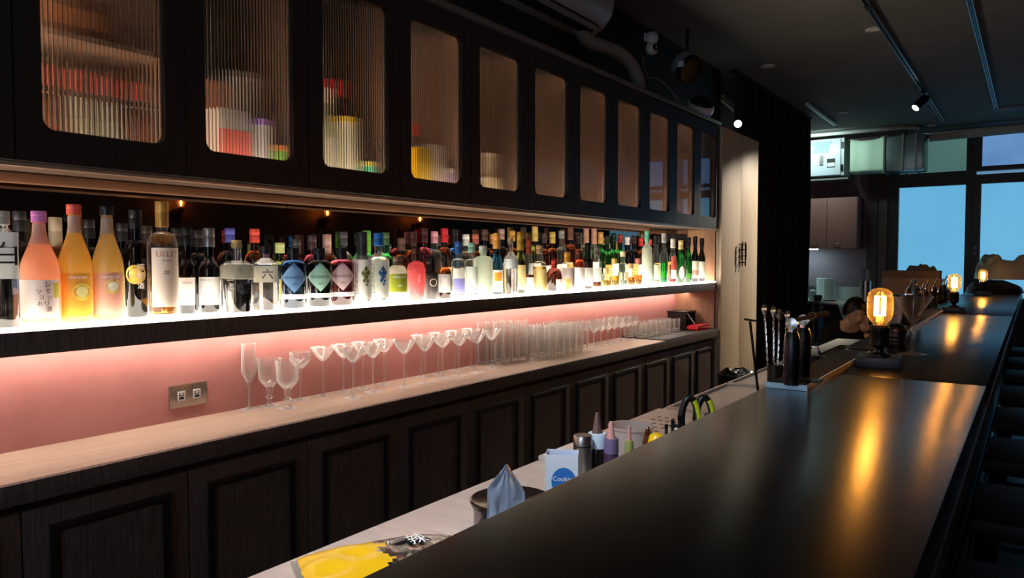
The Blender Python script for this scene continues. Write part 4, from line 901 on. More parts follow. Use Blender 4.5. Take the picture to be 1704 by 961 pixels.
# squeeze bottles
def squeeze(px, py, x, l, body, collar, tip, r=.026, th=.05, tilt=0):
    y, H_ = PS(px, py, x); h = H_ - th - .03
    t = thing('squeeze_bottle', l, 'bottle', (x, y, SZ + .002), 0, 'squeeze bottles on the steel table'); t.rotation_euler = (0, tilt, 0)
    M().lathe([(0, 0), (r * .95, 0), (r, .004), (r, h - .02), (r * .8, h), (0, h)], 24).build('bottle_body', body, t, smooth=50)
    M().lathe([(0, h), (r * .86, h), (r * .86, h + .026), (r * .8, h + .03), (0, h + .03)], 24).build('collar', collar, t, smooth=40)
    M().lathe([(0, h + .03), (r * .5, h + .03), (r * .42, h + .036), (.004, h + .03 + th), (0, h + .03 + th)], 18).build('nozzle', tip, t, smooth=50)
    return t
squeeze(994, 686, -.73, 'dark squeeze bottle with white collar and smoky pointed nozzle', mat('syrup_dark', (34, 26, 24), .2), mat('white_collar', (200, 220, 236), .4), mat('smoky_tip', (96, 72, 66), .2), .023, .042)
squeeze(1017, 701, -.70, 'short purple squeeze bottle with a pink pointed tip', mat('purple_syrup', (70, 50, 74), .25), mat('mauve_collar', (110, 96, 130), .4), mat('pink_tip', (206, 150, 140), .4), .018, .034)
squeeze(1047, 709, -.69, 'slim green dropper bottle with a pink tip in front of the plastic tub', mat('green_syrup', (110, 130, 40), .3), mat('green_collar', (150, 160, 90), .4), mat('pink_tip', (206, 150, 140), .4), .011, .03)
t = thing('dark_stick', 'dark brown leaning spoon handle beside the dark squeeze bottle', 'utensil', (-.655, 1.34, SZ + .002))
M().tube([(0, 0, 0), (-.012, .03, .12)], [.003, .005], 8).build('handle', mat('brown_handle', (60, 42, 34), .3), t)
# tub
t = thing('plastic_tub', 'round translucent plastic tub on the cocktail station', 'tub', (-.86, PS(1050, 707, -.86)[0], SZ + .0145)); t.scale = (.95, .95, (PS(1050, 707, -.86)[1] - .012) / .091)
M().lathe([(0, 0), (.048, 0), (.052, .004), (.060, .085), (.064, .087), (.064, .091), (.0585, .091), (.0505, .005), (0, .003)], 36).build('tub_shell', milky('translucent_plastic', (226, 214, 208), .55), t, smooth=40)
M().lathe([(0, .004), (.048, .004), (.052, .03), (0, .032)], 24).build('tub_content', mat('beige_content', (150, 130, 96), .8, bump=.5, gscale=60), t, smooth=40)
# leafy garnish, amber peeler, lemon squeezer, black sticks, jigger, scissors, phone
t = thing('garnish_leaves', 'small pale green garnish leaves near the plastic tub', 'leaves', (-.655, 1.475, SZ + .002))
for i in range(7):
    a = i * .9; c = Vector((.022 * cos(a), .022 * sin(a), .05 + .008 * (i % 3)))
    d = Vector((cos(a), sin(a), .6)).normalized() * .022; s_ = Vector((-sin(a), cos(a), 0)) * .008
    M().add([(0, 0, .0), c - d * .4 + s_ * .1, c + s_, c + d, c - s_], [(1, 2, 3, 4)]).tube([(0, 0, 0), tuple(c)], .0012, 5).build('leaf', mat('garnish_green', (150, 160, 110), .5), t)
t = thing('amber_peeler', 'amber plastic peeler standing on the cocktail station', 'peeler', (-.70, PS(1078, 700, -.70)[0], SZ + .0145)); t.scale = (.9, .9, (PS(1078, 700, -.70)[1] - .012) / .141)
M().lathe([(0, 0), (.006, 0), (.007, .04), (.015, .08), (.013, .11), (.004, .14), (0, .141)], 14).build('peeler_body', mat('amber_plastic', (84, 40, 16), .15, 0, .4), t, smooth=60)
t = thing('lemon_squeezer', 'yellow lemon squeezer bowl on the cocktail station', 'squeezer', (-.68, PS(1093, 710, -.68)[0], SZ + .0145)); t.scale = (1, 1, (PS(1093, 710, -.68)[1] - .012) / .112)
M().lathe([(0, .02), (.018, .03), (.026, .055), (.026, .085), (.016, .108), (0, .112)], 20).build('squeezer_bowl', mat('yellow_enamel', (240, 190, 20), .35), t, smooth=60)
M().tube([(0, 0, 0), (0, 0, .03)], .008, 10).build('handle', mat('yellow_enamel', (240, 190, 20), .35), t)
for i, (dx, l) in enumerate(((0, 'nearest of the black bar tools standing in a row'), (.03, 'middle of the black bar tools standing in a row'), (.06, 'farthest of the black bar tools standing in a row'))):
    t = thing('black_tool', 'thin black stick, ' + l, 'tool', (-.67 + .004 * i, PS(1107 + 8 * i, 690, -.67)[0], SZ + .0145), 0, 'black bar tools'); t.scale = (.8, .8, (PS(1107 + 8 * i, 690, -.67)[1] - .012) / .14)
    M().tube([(0, 0, 0), (.002, .004, .125 + .008 * i)], [.006, .0045], 8).build('shaft', BLKPLA, t); M().tube([(.002, .004, .125 + .008 * i), (.002, .004, .133 + .008 * i)], .0055, 8).build('tool_cap', BLKMET, t)
t = thing('jigger', 'chrome double jigger lying near the black sticks', 'jigger', (-.70, 2.19, SZ + .038), .4)
M().lathe([(0, -.045), (.020, -.045), (.006, 0), (.022, .04), (.0205, .04), (.005, .002), (0, .002)], 24).build('jigger_cups', CHROME, t, smooth=50)
t.location = (-.72, PS(1128, 705, -.72)[0], PS(1128, 705, -.72)[1] + SZ + .002 - .045)
M().cyl((0, 0, -(t.location.z - SZ - .0145)), .02, t.location.z - SZ - .0145 - .046, 16).build('upturned_cup', CHROME, t, smooth=40)
t = thing('kitchen_scissors', 'large scissors with black and lime green handles standing handles up', 'scissors', (-.64, PS(1160, 647, -.64)[0], PS(1160, 647, -.64)[1] + SZ + .002 - .228), .75)
M().cyl((0, 0, -(t.location.z - SZ - .0145)), .03, t.location.z - SZ - .0145 + .09, 20).build('holder_cup', BLKPLA, t, smooth=40)
SB_ = M(); SG = M()
for s in (-1, 1):
    pts = [(s * (.018 + .020 * cos(a)), 0, .17 + .05 * sin(a)) for a in [2 * pi * k / 18 for k in range(19)]]
    M().tube(pts, .0085, 10, cap=False).build('handle_loop', BLKPLA, t, smooth=True)
    SG.tube([(s * (.018 + .020 * cos(a)), -.005, .17 + .05 * sin(a)) for a in [(-.35 + .7 * k / 8) * pi + (0 if s > 0 else pi) for k in range(9)]], .0062, 8)
    M().tube([(s * .012, 0, .125), (-s * .008, .001 * s, .004)], [.007, .002], 6).build('blade', STEEL, t)
SG.build('green_inlay', mat('lime_green', (190, 200, 40), .4), t, smooth=True)
M().cyl((0, -.006, .10), .006, .012, 12).build('pivot', CHROME, t)
t = thing('blue_lidded_jar', 'small black jar with a pale blue shiny side beyond the scissors', 'jar', (-.565, PS(1186, 680, -.565)[0], SZ + .0145)); t.scale = (.8, .8, (PS(1186, 680, -.565)[1] - .012) / .1)
M().lathe([(0, 0), (.024, 0), (.026, .09), (.022, .1), (0, .1)], 20).build('jar_body', BLKPLA, t, smooth=50); M().lathe([(.0265, .03), (.0265, .08)], 20).build('blue_band', mat('pale_blue_band', (120, 190, 220), .2), t, smooth=50)
t = thing('white_tray', 'small white plastic tray by the black spoon cup', 'tray', (-.64, 2.02, SZ + .0145))
M().ring(rect_like(.11, .15, 0), rect_like(.1, .14, 0), .14, lambda a, b, h: (a * 1, b, h)).build('tray_side', mat('pale_tray', (200, 214, 224), .4), t, fix=True)
M().box(-.05, -.07, 0, .05, .07, .01).build('tray_bottom', mat('pale_tray', (200, 214, 224), .4), t)
t.location = (-.54, 1.90, SZ + .0145)
# spoon cup with twisted spoons
t = thing('spoon_cup', 'black cup on the drainboard holding the twisted bar spoons', 'cup', (-.60, 2.56, SZ + .0092))
t.location = (-.565, 2.13 + .06, SZ + .0145)
cuploc = Vector((-.60, 2.62, SZ + .0095)); t.location = cuploc
p = at_x(1290, 607, -.60); cuploc = Vector((-.60, p.y, SZ + .0145)); t.location = cuploc; CUPH = p.z - cuploc.z
M().lathe([(0, 0), (.019, 0), (.022, CUPH), (.020, CUPH), (.017, .006), (0, .004)], 28).build('cup_body', BLKPLA, t, smooth=40)
sp = [(-.012, .0, -.030, -.01, 'leftmost twisted steel bar spoon in the black cup'), (-.002, .008, -.010, .01, 'second twisted steel bar spoon in the black cup'), (.006, -.006, .012, -.008, 'long twisted bar spoon with a wide head in the black cup'), (.014, .006, .028, .016, 'rightmost slim bar spoon in the black cup')]
TW = mat('twisted_steel', (214, 206, 196), .2, 1)
for i, (x0, y0, dx, dy, l) in enumerate(sp):
    t = thing('bar_spoon', l, 'spoon', cuploc + Vector((0, 0, .008)), 0, 'bar spoons in the black cup')
    A = Vector((x0 * .4, y0 * .4, 0)); B = Vector((dx, dy, .385 - .006 * i)); m = M()
    for s in (0, pi):
        pts = []
        for k in range(70):
            q = k / 69; P_ = A.lerp(B, q); a = q * 60 + s; pts.append(P_ + Vector((cos(a), sin(a), 0)) * .0016)
        m.tube(pts, .0017, 5)
    m.build('twisted_shaft', TW, t, smooth=True)
    M().lathe([(0, -.018), (.006, -.012), (.008 if i != 2 else .014, 0), (.006, .012), (0, .016)], 12, B).build('spoon_head', TW, t, smooth=60)
t = thing('cocktail_strainer_stick', 'thin dark tamper leaning left of the black spoon cup', 'tool', cuploc + Vector((-.032, .01, 0)))
M().tube([(0, 0, 0), (-.045, .0, .355)], .004, 8).build('shaft', BLKMET, t); M().tube([(-.062, 0, .36), (-.028, 0, .357)], .003, 8).build('crossbar', BLKMET, t)
# kettle-like dark colander in front of the sink
p = at_z(1362, 600, SZ)
t = thing('dark_pan', 'dark round pan with chrome handle beside the sink', 'pan', (-.80, 3.40, SZ + .0165))
M().lathe([(0, 0), (.05, 0), (.085, .035), (.095, .10), (.092, .10), (.08, .036), (.045, .004), (0, .004)], 32).build('pan_bowl', BLKMET, t, smooth=50)
M().tube([(-.05, 0, .10), (-.03, 0, .15), (.03, 0, .15), (.05, 0, .10)], .006, 8).build('handle', CHROME, t, smooth=True)
# row of dark bottles with pourers and shakers behind the bar edge
SPD = [(-.545, 2.62, 'glass', 'clear mixing glass with thick rim behind the martini glass'), (-.545, 2.86, 'tin', 'tall steel shaker tin beyond the mixing glass')]
MZ = BZ + .0108
t = thing('mixing_glass', SPD[0][3], 'glass', (-.425, 3.02, MZ))
M().lathe([(0, 0), (.026, 0), (.028, .004), (.030, .130), (.031, .134), (.0285, .134), (.0265, .012), (0, .010)], 28).build('glass_wall', STEMG, t, smooth=50)
M().lathe([(.0285, .128), (.0322, .129), (.0322, .135), (.0285, .136)], 28).build('rim', CHROME, t, smooth=50)
t = thing('shaker_tin', SPD[1][3], 'shaker', (-.425, 3.36, MZ))
M().lathe([(0, 0), (.024, 0), (.026, .004), (.032, .120), (.0335, .122), (.031, .122), (.025, .008), (0, .006)], 28).build('tin_body', CHROME, t, smooth=50)
t = thing('domed_shaker', 'polished cobbler shaker with domed top, between the tin and the dark bottles', 'shaker', (-.43, 3.66, MZ))
M().lathe([(0, 0), (.024, 0), (.031, .11), (.031, .114), (0, .114)], 28).build('shaker_body', CHROME, t, smooth=50); M().lathe([(0, .114), (.032, .114), (.028, .135), (.014, .150), (.012, .153), (.012, .172), (.009, .178), (0, .179)], 28).build('domed_top', CHROME, t, smooth=50)
t = thing('bottle_ledge', 'narrow steel ledge holding the last dark bottles behind the bar', 'ledge', (0, 0, 0))
M().box(-.60, 5.46, SZ - .02, SF, 6.95, SZ + .005).build('ledge_top', STEELC, t); M().box(-.58, 5.5, .0, -.56, 6.9, SZ - .0201).build('ledge_leg', STEEL, t)
gl = [blk, brn, tint('darkgold', (110, 74, 20)), blk, olive, brn, blk, tint('darkgold', (110, 74, 20)), blk, brn, blk, olive]
nm = ['first', 'second', 'third', 'fourth', 'fifth', 'sixth', 'seventh', 'eighth', 'ninth', 'tenth', 'eleventh', 'twelfth', 'thirteenth', 'fourteenth']
for i in range(14):
    y = 3.96 + i * .175; x = -.512 + .006 * (i % 2)
    t = thing('speed_bottle', 'dark bottle with steel pourer behind the bar edge, %s from the shakers' % nm[i], 'bottle', (x, y, SZ + .0055), 0, 'bottles with pourers behind the bar')
    h = .32 + .02 * ((i * 7) % 3)
    M().lathe(shape(.033, h, .58 * h, .74 * h, .0135, 'e') + [(0, h)], 20).build('glass_body', gl[i % 12], t, smooth=50)
    M().lathe([(0, h), (.012, h), (.012, h + .012), (0, h + .012)], 12).build('stopper', BLKPLA, t, smooth=40)
    M().tube([(0, 0, h + .012), (0, 0, h + .03), (.008, -.006, h + .05), (.02, -.014, h + .075)], [.006, .005, .0045, .004], 8).build('pourer', CHROME, t, smooth=True)
    M().lathe([(.0335, .10), (.0335, .25 if i % 3 else .19)], 20).build('paper_label', mat('spd_label_%d' % (i % 4), [(190, 170, 120), (70, 60, 50), (150, 146, 140), (120, 40, 36)][i % 4], .6), t, smooth=50)
t = thing('ridged_jar', 'small black ridged jar on the bar right behind the nearest bulb lamp', 'jar', (-.352, 2.60, BZ + .0005))
M().lathe([(0, 0), (.026, 0), (.028, .004), (.028, .012), (.026, .015), (.028, .018), (.028, .026), (.026, .029), (.028, .032), (.028, .042), (0, .042)], 28).build('jar_body', BLKPLA, t, smooth=30)
M().lathe([(0, .042), (.030, .042), (.031, .050), (.028, .062), (.018, .070), (0, .073)], 28).build('domed_lid', BLKPLA, t, smooth=50)
# bag pile at the end of the bar
t = thing('black_bag', 'flat black bag lying at the far end of the bar', 'bag', (-.27, 7.45, BZ + .001), .1)
def pillow(a, b, h, seed, amp=.012, nx=26, ny=26, base=0):
    m = M(); vs = []
    for s in (1, 0):
        for j in range(ny + 1):
            for i in range(nx + 1):
                u, v = i / nx * 2 - 1, j / ny * 2 - 1; x = u * sqrt(1 - v * v / 2.4); y = v * sqrt(1 - u * u / 2.4)
                e = max(0, (1 - u ** 4) * (1 - v ** 4)); z = h * e ** .5 * (.8 + .45 * mnoise.noise(Vector((u * 1.4 + seed * .37, v * 1.4, seed * .61)))) + amp * e * (mnoise.noise(Vector((u * 3.1, v * 3.1, seed * .43))) - .5 * abs(mnoise.noise(Vector((u * 5.3, v * 5.3, seed * .77)))))
                vs.append((x * a, y * b, max(z, .0) * s + base))
    W1 = (nx + 1) * (ny + 1)
    fs = []
    for s in (0, 1):
        for j in range(ny):
            for i in range(nx):
                q0 = s * W1 + j * (nx + 1) + i; q = (q0, q0 + 1, q0 + nx + 2, q0 + nx + 1); fs.append(q if s == 0 else q[::-1])
    return m.add(vs, fs)
pillow(.21, .34, .10, 3).build('bag_cloth', mat('black_nylon', (16, 16, 18), .4), t, smooth=70)
M().tube([(-.1, -.30, .02), (-.05, -.37, .012), (.05, -.37, .012), (.1, -.30, .02)], .006, 6).build('strap', BLKPLA, t, smooth=True)
t = thing('white_bag', 'crumpled white plastic bag on top of the black bag', 'bag', (-.20, 7.45, BZ + .112), .3)
pillow(.21, .26, .21, 9, .035, 34, 34).build('bag_film', milky('white_poly', (224, 230, 222), .65), t, smooth=35)
pillow(.06, .07, .10, 5, .01, 12, 12).xf(Matrix.Translation((-.10, -.08, .12))).build('bag_knot', milky('white_poly', (224, 230, 222), .65), t, smooth=35)
# trolley with cardboard box
t = thing('side_cart', 'black two-shelf trolley carrying the cardboard box', 'trolley', (-.86, 7.2, 0))
M().box(-.27, -.22, .90, .27, .22, .925).build('top_shelf', BLKPLA, t, bevel=.004); M().box(-.27, -.22, .3, .27, .22, .32).build('low_shelf', BLKPLA, t, bevel=.004)
for a in (-1, 1):
    for b in (-1, 1): M().tube([(a * .25, b * .2, 0), (a * .25, b * .2, .90)], .012, 8).build('leg', BLKMET, t)
t = thing('cardboard_box', 'greyish brown cardboard box behind the row of dark bottles', 'box', (-.86, 7.2, .926), .05)
BX = mat('cardboard', (132, 116, 100), .8)
M().box(-.22, -.17, 0, .22, .17, .30).build('box_body', BX, t, bevel=.002); M().box(-.225, -.01, .3002, .225, .01, .302).build('packing_tape', mat('packing_tape', (150, 130, 104), .3), t)
for s in (-1, 1): M().obox((0, s * .20, .33), (.43, .09, .004), (s * .7, 0, 0)).build('flap', BX, t)
t = thing('grey_plastic_wrap', 'crumpled grey plastic wrap on the cardboard box', 'wrap', (-.78, 7.15, 1.232), .3)
pillow(.13, .10, .10, 14, .03, 18, 18).build('wrap_film', milky('grey_poly', (120, 120, 112), .35), t, smooth=35)
t.location.z = 1.23
# black bin by the lockers
p = at_x(1222, 622, -1.62)
t = thing('waste_bin', 'black waste bin with a liner in the aisle before the pale cupboard', 'bin', (-1.62, 5.0, 0))
M().lathe([(0, 0), (.13, 0), (.16, .60), (.155, .60), (.125, .01), (0, .01)], 28).build('bin_body', BLKPLA, t, smooth=40)
pillow(.15, .15, .07, 21, .04, 18, 18, .56).build('liner_bag', mat('black_liner', (20, 26, 32), .2), t, smooth=30)
# bar stools
def stool():
    t = thing('bar_stool', 'x', 'stool', (.07, 1.9, 0), 0, 'black bar stools along the bar')
    M().box(-.19, -.19, .70, .19, .19, .75).build('seat', mat('black_leather', (15, 15, 15), .6, bump=.1), t, bevel=.015)
    M().box(.15, -.18, .7505, .19, .18, .93).build('backrest', mat('black_leather', (15, 15, 15), .6, bump=.1), t, bevel=.012)
    for a in (-1, 1):
        for b in (-1, 1): M().tube([(a * .16, b * .16, .70), (a * .19, b * .19, 0)], .013, 8).build('leg', BLKMET, t)
    M().tube([(-.177, -.177, .25), (.177, -.177, .25), (.177, .177, .25), (-.177, .177, .25), (-.177, -.177, .25)], .01, 8).build('foot_ring', BLKMET, t)
    return t
s0 = stool(); on_ = ['nearest to the camera', 'second from the camera', 'third from the camera', 'fourth from the camera', 'fifth from the camera', 'sixth from the camera', 'seventh from the camera', 'eighth from the camera']
for i in range(8):
    y = 1.62 + .66 * i
    if i == 0: s0.location.y = y; s0['label'] = 'black leather bar stool with low back, ' + on_[0]
    else: dup(s0, (.07, y, 0), 0, 'black leather bar stool with low back, ' + on_[i])

for o in list(COL.objects):
    if o.parent is None and o.name.split('.')[0] in ('amber_peeler', 'lemon_squeezer', 'black_tool', 'jigger', 'kitchen_scissors', 'blue_lidded_jar') and o.location.y < 1.655: o.location.z -= .0125
# ================================================================ ceiling things
def onceil(px, py, z=CZ): return at_z(px, py, z)
for px, py, l in ((1455, 48, 'touching the lit spot track'), (1278, 109, 'nearest the security camera'), (1403, 187, 'above the curtain end'), (1440, 217, 'above the white control box'), (1549, 208, 'before the windows')):
    p = onceil(px, py)
    t = thing('downlight', 'unlit round white ceiling downlight ' + l, 'downlight', (p.x, p.y, CZ), 0, 'ceiling downlights')
    M().lathe([(.042, -.012), (.055, -.010), (.057, -.001), (.042, -.001)], 28).build('trim_ring', mat('downlight_white', (190, 188, 180), .4), t, smooth=50)
    M().lathe([(0, -.006), (.041, -.006), (.041, -.002), (0, -.002)], 28).build('diffuser', mat('downlight_glass', (200, 198, 190), .5), t, smooth=50)
TRM = mat('track_grey', (118, 124, 134), .3, .7)
def track(P, Q, l):
    P, Q = Vector(P), Vector(Q); t = thing('light_track', l, 'track', (P.x, P.y, CZ)); Lh = (Q - P).length
    a = atan2(Q.y - P.y, Q.x - P.x); t.rotation_euler = (0, 0, a)
    M().box(0, -.018, -.034, Lh, -.010, -.001).box(0, .010, -.034, Lh, .018, -.001).box(0, -.010, -.012, Lh, .010, -.001).build('rail_channel', TRM, t)
    M().box(0, -.003, -.026, Lh, .003, -.0121).build('conductor', BLKMET, t)
    M().box(Lh * .45, -.02, -.038, Lh * .45 + .07, .02, -.0345).build('joiner', BLKMET, t)
    return t
a = at_z(1437, 0, CZ); b = at_z(1573, 197, CZ); xa = (a.x + b.x) / 2; XT1 = xa
track((xa, 1.2, 0), (xa, b.y, 0), 'grey ceiling light track carrying the black spotlight')
a = at_z(1612, 0, CZ); b = at_z(1660, 176, CZ); xa = (a.x + b.x) / 2
track((xa, 1.2, 0), (xa, b.y, 0), 'grey ceiling light track nearer the wall across the bar, without a lamp')
a = at_z(1655, 179, CZ); track((a.x, a.y, 0), (a.x + .7, a.y + .02, 0), 'short grey track running crosswise before the windows')
p = at_x(1537, 140, XT1)
t = thing('spotlight', 'black cylinder spotlight with lit face on the ceiling track', 'spotlight', (XT1, p.y, CZ - .035))
SD = Vector((-.50, -.55, -.67)).normalized(); R_ = SD.to_track_quat('Z', 'Y').to_matrix()
M().box(-.017, -.05, -.02, .017, .05, 0).build('adapter', BLKMET, t); M().tube([(0, 0, -.02), (0, 0, -.07)], .006, 8).build('stem', BLKMET, t)
c0 = Vector((0, 0, -.08)) - SD * .04
M().lathe([(0, 0), (.037, 0), (.040, .004), (.040, .155), (.036, .155), (.036, .148), (0, .148)], 24, c0, rot=R_).build('lamp_housing', BLKMET, t, smooth=40)
M().lathe([(0, .149), (.034, .149), (.034, .152), (0, .153)], 24, c0, rot=R_).build('lens', emis('spot_lens', (235, 255, 244), 3.0), t)
sl = bpy.data.lights.new('spotlight_beam', 'SPOT'); sl.energy = 560; sl.spot_size = radians(42); sl.spot_blend = .8; sl.color = (1, .84, .64); sl.shadow_soft_size = .03
so_ = bpy.data.objects.new('spotlight_beam', sl); COL.objects.link(so_); so_.location = t.location + c0 + SD * .17
so_.rotation_euler = (Vector((-1.86, 5.74, 1.2)) - so_.location).to_track_quat('-Z', 'Y').to_euler()
q_ = Vector((XT1, .25, CZ - .035))
t = thing('spotlight', 'added black spotlight above the camera, out of view, brightening the steel table', 'spotlight', q_)
D2 = (Vector((-.92, 1.25, .85)) - q_).normalized(); R9 = D2.to_track_quat('Z', 'Y').to_matrix()
M().box(-.017, -.05, 0, .017, .05, .034).build('adapter', BLKMET, t); M().tube([(0, 0, 0), (0, 0, -.07)], .006, 8).build('stem', BLKMET, t)
M().lathe([(0, 0), (.037, 0), (.040, .004), (.040, .155), (.036, .155), (.036, .148), (0, .148)], 24, Vector((0, 0, -.08)) - D2 * .04, rot=R9).build('lamp_housing', BLKMET, t, smooth=40)
sl = bpy.data.lights.new('near_fill_beam', 'SPOT'); sl.energy = E_FILL_SPOT; sl.spot_size = radians(44); sl.spot_blend = .9; sl.color = (.90, .94, 1); sl.shadow_soft_size = .035  # beam of the added fill spotlight, out of view
so_ = bpy.data.objects.new('near_fill_beam', sl); COL.objects.link(so_); so_.location = q_ + Vector((0, 0, -.08)) + D2 * .13; so_.rotation_euler = D2.to_track_quat('-Z', 'Y').to_euler()
# air conditioner
t = thing('air_conditioner', 'grey-white wall air conditioner above the cabinets', 'air conditioner', (WX, 3.35, 2.67))
ACM = mat('aircon_plastic', (150, 150, 152), .4)
pr = [(0, 0), (.08, 0), (.15, .03), (.205, .09), (.222, .15), (.222, .26), (.20, .285), (0, .285)]
m = M(); m.prism(pr, .86, lambda a, b, h: (a + .001, h - .43, b)).build('casing', ACM, t, fix=True, bevel=.004)
for k in range(3):
    x = .100 + k * .026; z = .002 + k * .016
    m = M().obox((x + .012, 0, z - .001), (.005, .68, .016), (0, -.5, 0)); m.build('louvre', BLKMET, t)
m = M().obox((.132, 0, .008), (.085, .70, .006), (0, -.42, 0)).build('air_slot', BLACK, t)
M().obox((.150, 0, .012), (.045, .70, .004), (0, -.2, 0)).build('flap', ACM, t)
# conduit from the aircon down to the cabinet top
pp = [at_x(952, 50, -2.12), at_x(975, 64, -2.12), at_x(1000, 76, -2.10), at_x(1030, 88, -2.08), at_x(1052, 110, -2.05), at_x(1062, 135, -2.02), at_x(1064, 162, -1.99)]
pp[0].z = 2.74; pp[-1].z = UT + .033
t = thing('pipe_cover', 'thick grey curved pipe cover from the air conditioner to the cabinet top', 'pipe', (0, 0, 0))
sm = []
for i in range(len(pp) - 1):
    for k in range(5): 
        q = k / 5; P0_, P1_, P2_, P3_ = pp[max(i - 1, 0)], pp[i], pp[i + 1], pp[min(i + 2, len(pp) - 1)]
        sm.append(.5 * ((2 * P1_) + (P2_ - P0_) * q + (2 * P0_ - 5 * P1_ + 4 * P2_ - P3_) * q * q + (3 * P1_ - P0_ - 3 * P2_ + P3_) * q ** 3))
sm.append(pp[-1])
M().tube(sm, .040, 16).build('conduit', mat('conduit_grey', (122, 120, 116), .5), t, smooth=True)
M().box(pp[-1].x - .055, pp[-1].y - .06, UT + .031, pp[-1].x + .045, pp[-1].y + .06, UT + .07).build('end_collar', mat('conduit_grey', (122, 120, 116), .5), t, bevel=.004)
# security camera
p = at_x(1085, 72, -2.15)
t = thing('security_camera', 'small white two-ball security camera on the wall above the cabinets', 'camera', p)
M().lathe([(0, -.045), (.03, -.035), (.042, -.01), (.042, .01), (.03, .035), (0, .045)], 20, (0, 0, .035)).build('base_ball', WHITEPL, t, smooth=60)
M().lathe([(0, -.045), (.03, -.036), (.043, -.01), (.043, .01), (.03, .036), (0, .045)], 20, (0, 0, -.035)).build('head_ball', WHITEPL, t, smooth=60)
M().lathe([(0, -.002), (.024, -.002), (.024, .004), (0, .004)], 20, (.034, -.018, -.035), rot=Matrix.Rotation(-radians(25), 3, 'Z') @ Matrix.Rotation(pi / 2, 3, 'Y')).build('lens_face', BLKPLA, t, smooth=60)
M().lathe([(0, 0), (.003, 0), (.003, .002), (0, .002)], 8, (.041, -.022, -.045), rot=Matrix.Rotation(-radians(25), 3, 'Z') @ Matrix.Rotation(pi / 2, 3, 'Y')).build('indicator', WHITEPL, t)
M().box(-.05, -.02, .02, -.03, .02, .07).build('wall_bracket', WHITEPL, t)
t = thing('loose_cable', 'thin white cable drooping from the security camera to the cabinet top', 'cable', (0, 0, 0))
cps_ = [at_x(1070, 94, -2.1), at_x(1072, 112, -2.1), at_x(1078, 128, -2.08), at_x(1095, 131, -2.05), at_x(1110, 143, -2.0), at_x(1119, 168, -1.97)]
cps_[-1].x = -1.925; cps_[-1].z = max(cps_[-1].z, UT + .035)
M().tube(cps_, .004, 6).build('cable_line', mat('cable_white', (120, 120, 118), .5), t, smooth=True)
# drum spotlight
p = at_x(1143, 112, -2.0)
t = thing('drum_speaker', 'dark round speaker with grey band hung above the cabinet end', 'speaker', p)
R2 = Vector((.62, -.25, -.55)).to_track_quat('Z', 'Y').to_matrix()
M().lathe([(0, -.07), (.085, -.07), (.1, -.05), (.1, .05), (.09, .06), (0, .05)], 32, rot=R2).build('drum', BLKPLA, t, smooth=40)
M().lathe([(.101, -.045), (.104, -.045), (.104, .015), (.101, .015)], 32, rot=R2).build('grey_band', GREYPL, t, smooth=40)
for s in (-1, 1): M().box(-.02, s * .105 - .012, -.02, .02, s * .105 + .012, .02).build('bracket', WHITEPL, t, bevel=.003)
M().tube([(0, 0, .10), (0, 0, CZ - p.z)], .012, 8).build('hanger', BLKMET, t)
# round white speaker on the cabinet end
p = at_x(1179, 182, -1.98)
t = thing('ball_speaker', 'white ball-shaped speaker with black mesh front at the cabinet end', 'speaker', (p.x, min(p.y, 5.12), UT + .004))
R3 = Vector((.40, -.30, .80)).to_track_quat('Z', 'Y').to_matrix(); zc = .125
prf = [(0, -.098)] + [(.098 * sin(pi * k / 12), -.098 * cos(pi * k / 12)) for k in range(1, 8)]
M().lathe(prf + [(prf[-1][0] - .008, prf[-1][1] + .002), (0, prf[-1][1] + .002)], 32, (0, 0, zc), rot=R3).build('shell', WHITEPL, t, smooth=50)
M().lathe([(.088, .024), (.080, .045), (.05, .068), (0, .078)], 32, (0, 0, zc), rot=R3).build('mesh_front', BLKPLA, t, smooth=60)
M().lathe([(0, 0), (.05, 0), (.05, .022), (.04, .034), (0, .034)], 24).build('stand', WHITEPL, t, smooth=40)
M().lathe([(0, 0), (.012, 0), (.012, .006), (0, .008)], 12, (.045, -.03, .03)).build('blue_light', emis('blue_indicator', (70, 90, 255), 6), t)
bl = bpy.data.lights.new('blue_indicator_light', 'POINT'); bl.energy = .15; bl.color = (.2, .25, 1); bl.shadow_soft_size = .01
bo = bpy.data.objects.new('blue_indicator_light', bl); COL.objects.link(bo); bo.location = t.location + Vector((.085, -.06, .02))
# batten and bright clip light
P_ = at_z(1199, 160, 2.86); Q_ = at_z(1240, 196, 2.86)
t = thing('tube_batten', 'pale tube batten fixture at the ceiling before the curtain', 'light fixture', (0, 0, 0))
d_ = (Q_ - P_).normalized(); m = M()
mid = (P_ + Q_) / 2; ang = atan2(d_.y, d_.x)
M().obox(mid, ((Q_ - P_).length, .06, .03), (0, 0, ang)).build('batten_body', mat('batten_white', (186, 190, 184), .4), t, bevel=.003)
M().tube([P_ + Vector((0, 0, -.03)), Q_ + Vector((0, 0, -.03))], .012, 10).build('tube', mat('tube_glass', (210, 220, 214), .3), t, smooth=True)
for e in (P_, Q_): M().tube([e, Vector((e.x, e.y, CZ))], .004, 6).build('hanger_rod', BLKMET, t)
p = at_x(1228, 206, -1.90)
t = thing('clip_light', 'bright white clip light shining at the top of the pale cupboard', 'lamp', (p.x, p.y, 2.352))
zc = p.z - 2.352
M().box(-.02, -.02, 0, .02, .02, .008).build('clip', BLKMET, t); M().tube([(0, 0, .008), (0, 0, max(zc - .02, .02))], .004, 8).build('neck', BLKMET, t)
M().lathe([(0, -.028)] + [(.028 * sin(pi * k / 8), -.028 * cos(pi * k / 8)) for k in range(1, 8)] + [(0, .028)], 16, (0, 0, zc)).build('bulb', emis('clip_led', (226, 255, 244), E_LED), t)
